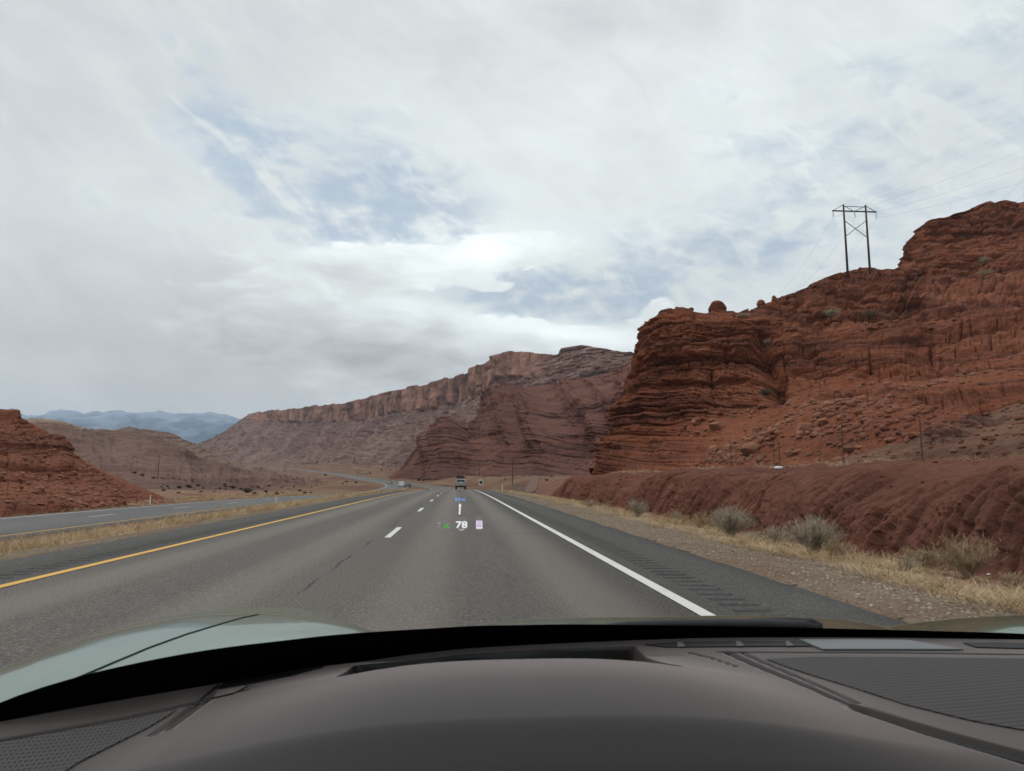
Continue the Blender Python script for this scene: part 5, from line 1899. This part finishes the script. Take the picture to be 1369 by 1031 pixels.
# bonnet and wings
def bonnet_z(X, Y):
    off = np.abs(X - CX)
    side = np.where(X < CX, 1.0, .6)
    base = pchip([.4, .8, 1.15, 1.4, 1.6, 1.8, 2.0, 2.6, 3.1], [.90, .907, .909, .901, .860, .80, .735, .54, .40], Y)
    wing = pchip([.4, .9, 1.05, 1.2, 1.4, 1.6, 1.8, 2.0, 2.3, 2.7, 3.1], [.905, .9255, .928, .9254, .9137, .8926, .8622, .822, .745, .63, .40], Y)
    rise = (wing - base) * side
    z = base + rise * sstep(off, .60, .87) - .036 * np.exp(-((off - .53) / .12) ** 2) * sstep(Y, .8, 1.0) - .75 * np.maximum(off - .94, 0) ** 2
    z = z - .022 * sstep(X, .55, 1.05)
    z = z - .004 * sstep(np.abs(off - .40), .0, .02) * 0
    # shoulder rolls over into the side of the wing
    t = np.clip(off - 1.07, 0, .2)
    z = z - t ** 2 * 9.0 - .5 * sstep(off, 1.14, 1.2)
    return z


bt = np.linspace(0, 1, 170); bxs = np.linspace(CX - 1.17, CX + 1.17, 230)
BX, BT = np.meshgrid(bxs, bt)
y0_ = np.maximum(dB(BX) + .035, .45)
BY = y0_ + (3.05 - y0_) * BT ** 1.25
BZ = bonnet_z(BX, BY)
BP = np.stack([BX, BY, BZ], -1)
bonnet = car_mesh('bonnet', BP, grid_faces(*BX.shape), M_PAINT)
BV_BON = bvh_of(BP)
gap_px = [(42, 932), (75, 918), (110, 904), (150, 887), (200, 866), (250, 848), (300, 833), (325, 826), (345, 822)]
pts = []
for a, b in zip(np.interp(np.linspace(0, 8, 60), range(9), [q[0] for q in gap_px]), np.interp(np.linspace(0, 8, 60), range(9), [q[1] for q in gap_px])):
    h = BV_BON.ray_cast(Vector(CAM), Vector(ray(a, b)).normalized())
    if h[0] is not None and h[3] < 3:
        pts.append(h[0])
if len(pts) > 8:
    car_mb(MB().tube(pts, .0017, 6), 'panel_gap', M_GAP, bonnet, True)
# cowl panel under the wipers
cw = np.stack([np.stack([bxs, dB(bxs) + a, 0 * bxs + b], -1) for a, b in ((.01, .83), (.05, .84), (.09, .845), (.13, .84))])
car_mesh('cowl', cw, grid_faces(4, len(bxs)), M_TRIM)


# wiper resting at the foot of the glass
def beyond_glass(px, py, extra):
    r = Vector(ray(px, py)).normalized()
    h = BV_GLASS.ray_cast(Vector(CAM), r)
    return h[0] + r * extra


wb = [(748, 851), (775, 845), (805, 840), (840, 837.5), (900, 836), (960, 835.5), (1020, 836), (1075, 837.5), (1094, 839)]
car_mb(MB().tube([beyond_glass(a, b, .03) for a, b in wb], [.002, .004, .006, .008, .009, .0095, .010, .010, .006], 8), 'wiper_blade', M_TRIM, None, True)
wa = [(905, 838), (960, 835), (1010, 832.5), (1050, 832), (1085, 833), (1094, 837), (1096, 842)]
car_mb(MB().tube([beyond_glass(a, b, .05) for a, b in wa], [.003, .005, .007, .0085, .0085, .008, .005], 8), 'wiper_arm', M_TRIM, None, True)
wb2 = [(690, 853), (715, 847.5), (745, 845), (775, 842)]
car_mb(MB().tube([beyond_glass(a, b, .02) for a, b in wb2], [.001, .002, .0028, .002], 6), 'wiper_nozzle', M_STEEL, None, True)


# ---- dashboard
def hump(X, Y):
    w_ = pchip([.35, .60, .75, .865, 1.0, 1.1], [.42, .345, .305, .279, .24, .22], Y)
    q = np.abs(X - .077) / w_
    prof = np.exp(-q ** 3.0) * sstep(X, -.40, -.25)
    Hh = pchip([.30, .50, .55, .60, .65, .75, .865, .94, 1.05], [-.18, -.045, -.001, .033, .0495, .0535, .045, .028, .0], Y)
    return Hh * prof


def seam(X, Y, line, wid, dep, z=Z0):
    P = on_z(np.array([q[0] for q in line], float), np.array([q[1] for q in line], float), z)[:, :2]
    best = np.full(X.shape, 9.0)
    for a, b in zip(P[:-1], P[1:]):
        ab = b - a
        t = np.clip(((X - a[0]) * ab[0] + (Y - a[1]) * ab[1]) / (ab @ ab), 0, 1)
        best = np.minimum(best, np.hypot(X - a[0] - t * ab[0], Y - a[1] - t * ab[1]))
    return -dep * np.exp(-(best / wid) ** 2)


def pocket(X, Y):
    far = dB(X) - .040
    return sstep(Y, .866, .870) * (1 - sstep(Y, far - .006, far + .002)) * (1 - sstep(np.abs(X - .068), .192, .202))


def dash_z(X, Y):
    z = Z0 + hump(X, Y)
    z = z - .09 * sstep(.56 - Y, 0, .22) * (1 - 0)                      # falls away towards the driver
    # pocket behind the instrument hood
    z = z - .13 * pocket(X, Y)
    for ln, w_, d_ in LINES:
        z = z + seam(X, Y, ln, w_, d_)
    # slight pod for the speaker on the right
    return z


LINES = [([(-60, 1004), (0, 990), (120, 969), (255, 945)], .0035, .006),
         ([(265, 945), (205, 992)], .0022, .006), ([(282, 938), (225, 987)], .0022, .006),
         ([(250, 945), (330, 930)], .0018, .004),
         ([(972, 872), (1060, 915), (1130, 952), (1250, 985), (1400, 1022)], .004, .008),
         ([(990, 872), (1075, 912), (1145, 949)], .0025, .005),
         ([(1155, 962), (1250, 992), (1400, 1030)], .010, .022),
         ([(922, 873), (950, 880), (985, 895)], .0018, .004),
         ([(960, 872), (1200, 873), (1420, 876)], .002, .004)]
dxs = np.linspace(-.80, 1.72, 620); dt = np.linspace(0, 1, 520)
DX, DTT = np.meshgrid(dxs, dt)
DY = .34 + (np.maximum(dB(DX), .4) - .34) * DTT
DZ = dash_z(DX, DY)
dash = car_mesh('dashboard', np.stack([DX, DY, DZ], -1), grid_faces(*DX.shape), M_DASH)
_rec = (pocket(DX, DY) > .02) & (DX < .225)
_f = grid_faces(*DX.shape)
dash.data.materials.append(M_TRIM)
dash.data.polygons.foreach_set('material_index', (_rec.ravel()[_f].mean(1) > .2).astype(np.int32))


def dash_patch(name, poly_px, mat, lift, thick=.002, parent=None, z=Z0):
    """flat inlay cut to a photo outline, laid on the dashboard skin"""
    P = on_z(np.array([q[0] for q in poly_px], float), np.array([q[1] for q in poly_px], float), z + lift)
    bm = bmesh.new()
    vs = [bm.verts.new(tuple(p)) for p in P]
    bm.faces.new(vs)
    bmesh.ops.triangulate(bm, faces=bm.faces[:])
    for _ in range(4):
        long = [e for e in bm.edges if e.calc_length() > .025]
        if not long:
            break
        bmesh.ops.subdivide_edges(bm, edges=long, cuts=1)
        bmesh.ops.triangulate(bm, faces=bm.faces[:])
    V = np.array([v.co for v in bm.verts])
    bm.verts.index_update()
    Fc = [tuple(v.index for v in f.verts) for f in bm.faces]
    bm.free()
    V[:, 2] = Z0 + np.maximum(hump(V[:, 0], V[:, 1]), 0) + lift
    o = car_mesh(name, V, Fc, mat, parent or dash, smooth=False)
    bm = bmesh.new(); bm.from_mesh(o.data)
    bmesh.ops.recalc_face_normals(bm, faces=bm.faces)
    g_ = bmesh.ops.extrude_face_region(bm, geom=bm.faces[:])
    bmesh.ops.translate(bm, verts=[e for e in g_['geom'] if isinstance(e, bmesh.types.BMVert)], vec=(0, 0, -thick))
    bmesh.ops.recalc_face_normals(bm, faces=bm.faces)
    bm.to_mesh(o.data); bm.free()
    return o


dash_patch('speaker_grille', [(-120, 1070), (-120, 1016), (0, 992.5), (120, 971), (236, 951.5), (222, 962), (196, 978), (150, 1000), (105, 1022), (70, 1045), (40, 1070)], M_GRILLE, .0016)
dash_patch('speaker_grille', [(1025, 881), (1090, 878), (1200, 878.5), (1420, 881), (1600, 890), (1600, 1010), (1420, 985), (1300, 965), (1210, 944), (1150, 924), (1090, 905), (1050, 891)], M_GRILLE, .0016)
dash_patch('demister_slot', [(292, 922), (300, 912.5), (350, 906), (395, 899.5), (432, 894), (400, 904), (390, 907.5), (340, 916)], M_TRIM, .0018)
dash_patch('demister_slot', [(862, 861.5), (905, 858.4), (1000, 857), (1066, 857.2), (1085, 863.2), (1000, 863.6), (930, 864.4), (890, 864.6)], M_TRIM, .0018)
dash_patch('demister_slot', [(1288, 859), (1330, 858.6), (1420, 860), (1420, 866), (1360, 866.3), (1305, 864.8)], M_TRIM, .0018)
dash_patch('slot_fin', [(984, 857), (990, 857), (995, 863.4), (985, 863.6)], M_DASHG, .0026)
dash_patch('slot_fin', [(1050, 857), (1055, 857), (1062, 863), (1052, 863.4)], M_DASHG, .0026)
dash_patch('slot_fin', [(905, 858.2), (911, 858), (917, 864.3), (907, 864.5)], M_DASHG, .0026)
dash_patch('sensor_cover', [(1069, 854.6), (1150, 854.2), (1214, 855.4), (1288, 867.6), (1200, 867.4), (1100, 867.4)], M_COVER, .0030)
dash_patch('trim_strip', [(290, 926), (331, 921.5), (322, 927.5), (312, 934), (286, 938)], M_DASHG, .0022)

# dark seams of the dashboard skin
for k, (ln, w_) in enumerate([([(-60, 1004), (0, 990), (120, 969), (255, 945)], .0016), ([(265, 945), (205, 992)], .0015), ([(282, 938), (225, 987)], .0016), ([(292, 918), (255, 952)], .0012),
                              ([(972, 872), (1060, 915), (1130, 952)], .0016), ([(990, 872), (1075, 912), (1145, 949)], .0014), ([(1130, 953), (1250, 985.5), (1400, 1023)], .0030),
                              ([(922, 873), (950, 880), (985, 895)], .0012), ([(325, 922.5), (331, 922), (322, 932)], .0010)]):
    n_ = 40
    tt = np.linspace(0, len(ln) - 1, n_)
    P = on_z(np.interp(tt, range(len(ln)), [q[0] for q in ln]), np.interp(tt, range(len(ln)), [q[1] for q in ln]), Z0)
    P[:, 2] = dash_z(P[:, 0], P[:, 1]) + .0012
    car_mb(MB().tube([tuple(p) for p in P], w_, 6), 'seam', M_TRIM, dash, True)

# cabin shell: roof lining, pillars, doors, rear wall, floor of the cabin
M_LINING = plain('dark_roof_lining', (.045, .042, .042), .9, .1)
rl = MB()
ys = np.linspace(0, 1, 9)
Vr, Fr = [], []
rx_ = np.linspace(CX - 1.24 * .80, CX + 1.24 * .80, 24)
rows_ = []
for yy in (0, -.25, -.7, -1.3, -1.9):
    rows_.append(np.stack([rx_, .24 - .13 * ((rx_ - CX) / .88) ** 2 + yy, 1.43 - .10 * ((rx_ - CX) / 1.0) ** 4 + .05 * math.sin(min(1, -yy / .9) * 1.57) - (.18 if yy < -1.5 else 0)], -1))
car_mesh('roof', np.stack(rows_), grid_faces(5, 24), M_LINING)
for s_ in (-1, 1):
    e0 = glass_pt(np.array(CX + s_ * 1.24), np.array(0.0)); e1 = glass_pt(np.array(CX + s_ * 1.24), np.array(1.0))
    car_mb(MB().tube([e0 + np.array([s_ * .02, 0, -.1]), (e0 + e1) / 2 + np.array([s_ * .02, 0, .0]), e1 + np.array([s_ * .02, 0, -.02])], [.06, .05, .045], 8), 'pillar', M_LINING, None, True)
    xd = CX + s_ * 1.10
    car_mb(MB().prism([(.55, .35), (.55, .88), (.2, .93), (-1.1, .93), (-1.1, .3)], 'x', xd - .06, xd + .06), 'door', M_LINING)
    car_mb(MB().tube([(CX + s_ * 1.08, -1.15, .9), (CX + s_ * .98, -1.2, 1.43)], .07, 8), 'pillar', M_LINING, None, True)
    car_mb(MB().prism([(-1.1, .3), (-1.1, .95), (-1.95, .98), (-1.95, .3)], 'x', xd - .05, xd + .05), 'rear_panel', M_PAINT)
car_mb(MB().box((CX, -1.95, .8), (2.2, .08, 1.1)), 'rear_wall', M_LINING)
car_mb(MB().box((CX, -.7, .3), (2.1, 2.5, .06)), 'cabin_floor', M_LINING)
car_mb(MB().box((CX, .33, .6), (2.15, .05, .56)), 'dash_front', M_LINING)


# ------------------------------------------------------------------ air between here and the mountains
hb = MB().box((0, 6500, 1300 / 2 - 40), (21000, 21000, 1300))
haze = hb.build('haze', None)
tag(haze, kind='stuff')
hm = bpy.data.materials.new('haze_air')
hm.use_nodes = True
hn = NT(hm.node_tree)
ho = hn.new('ShaderNodeOutputMaterial')
pv = hn.new('ShaderNodeVolumePrincipled')
pv.inputs['Color'].default_value = (.74, .84, 1.0, 1)
pv.inputs['Density'].default_value = 4.5e-5
pv.inputs['Anisotropy'].default_value = .2
hm.node_tree.links.new(pv.outputs[0], ho.inputs['Volume'])
haze.data.materials.append(hm)
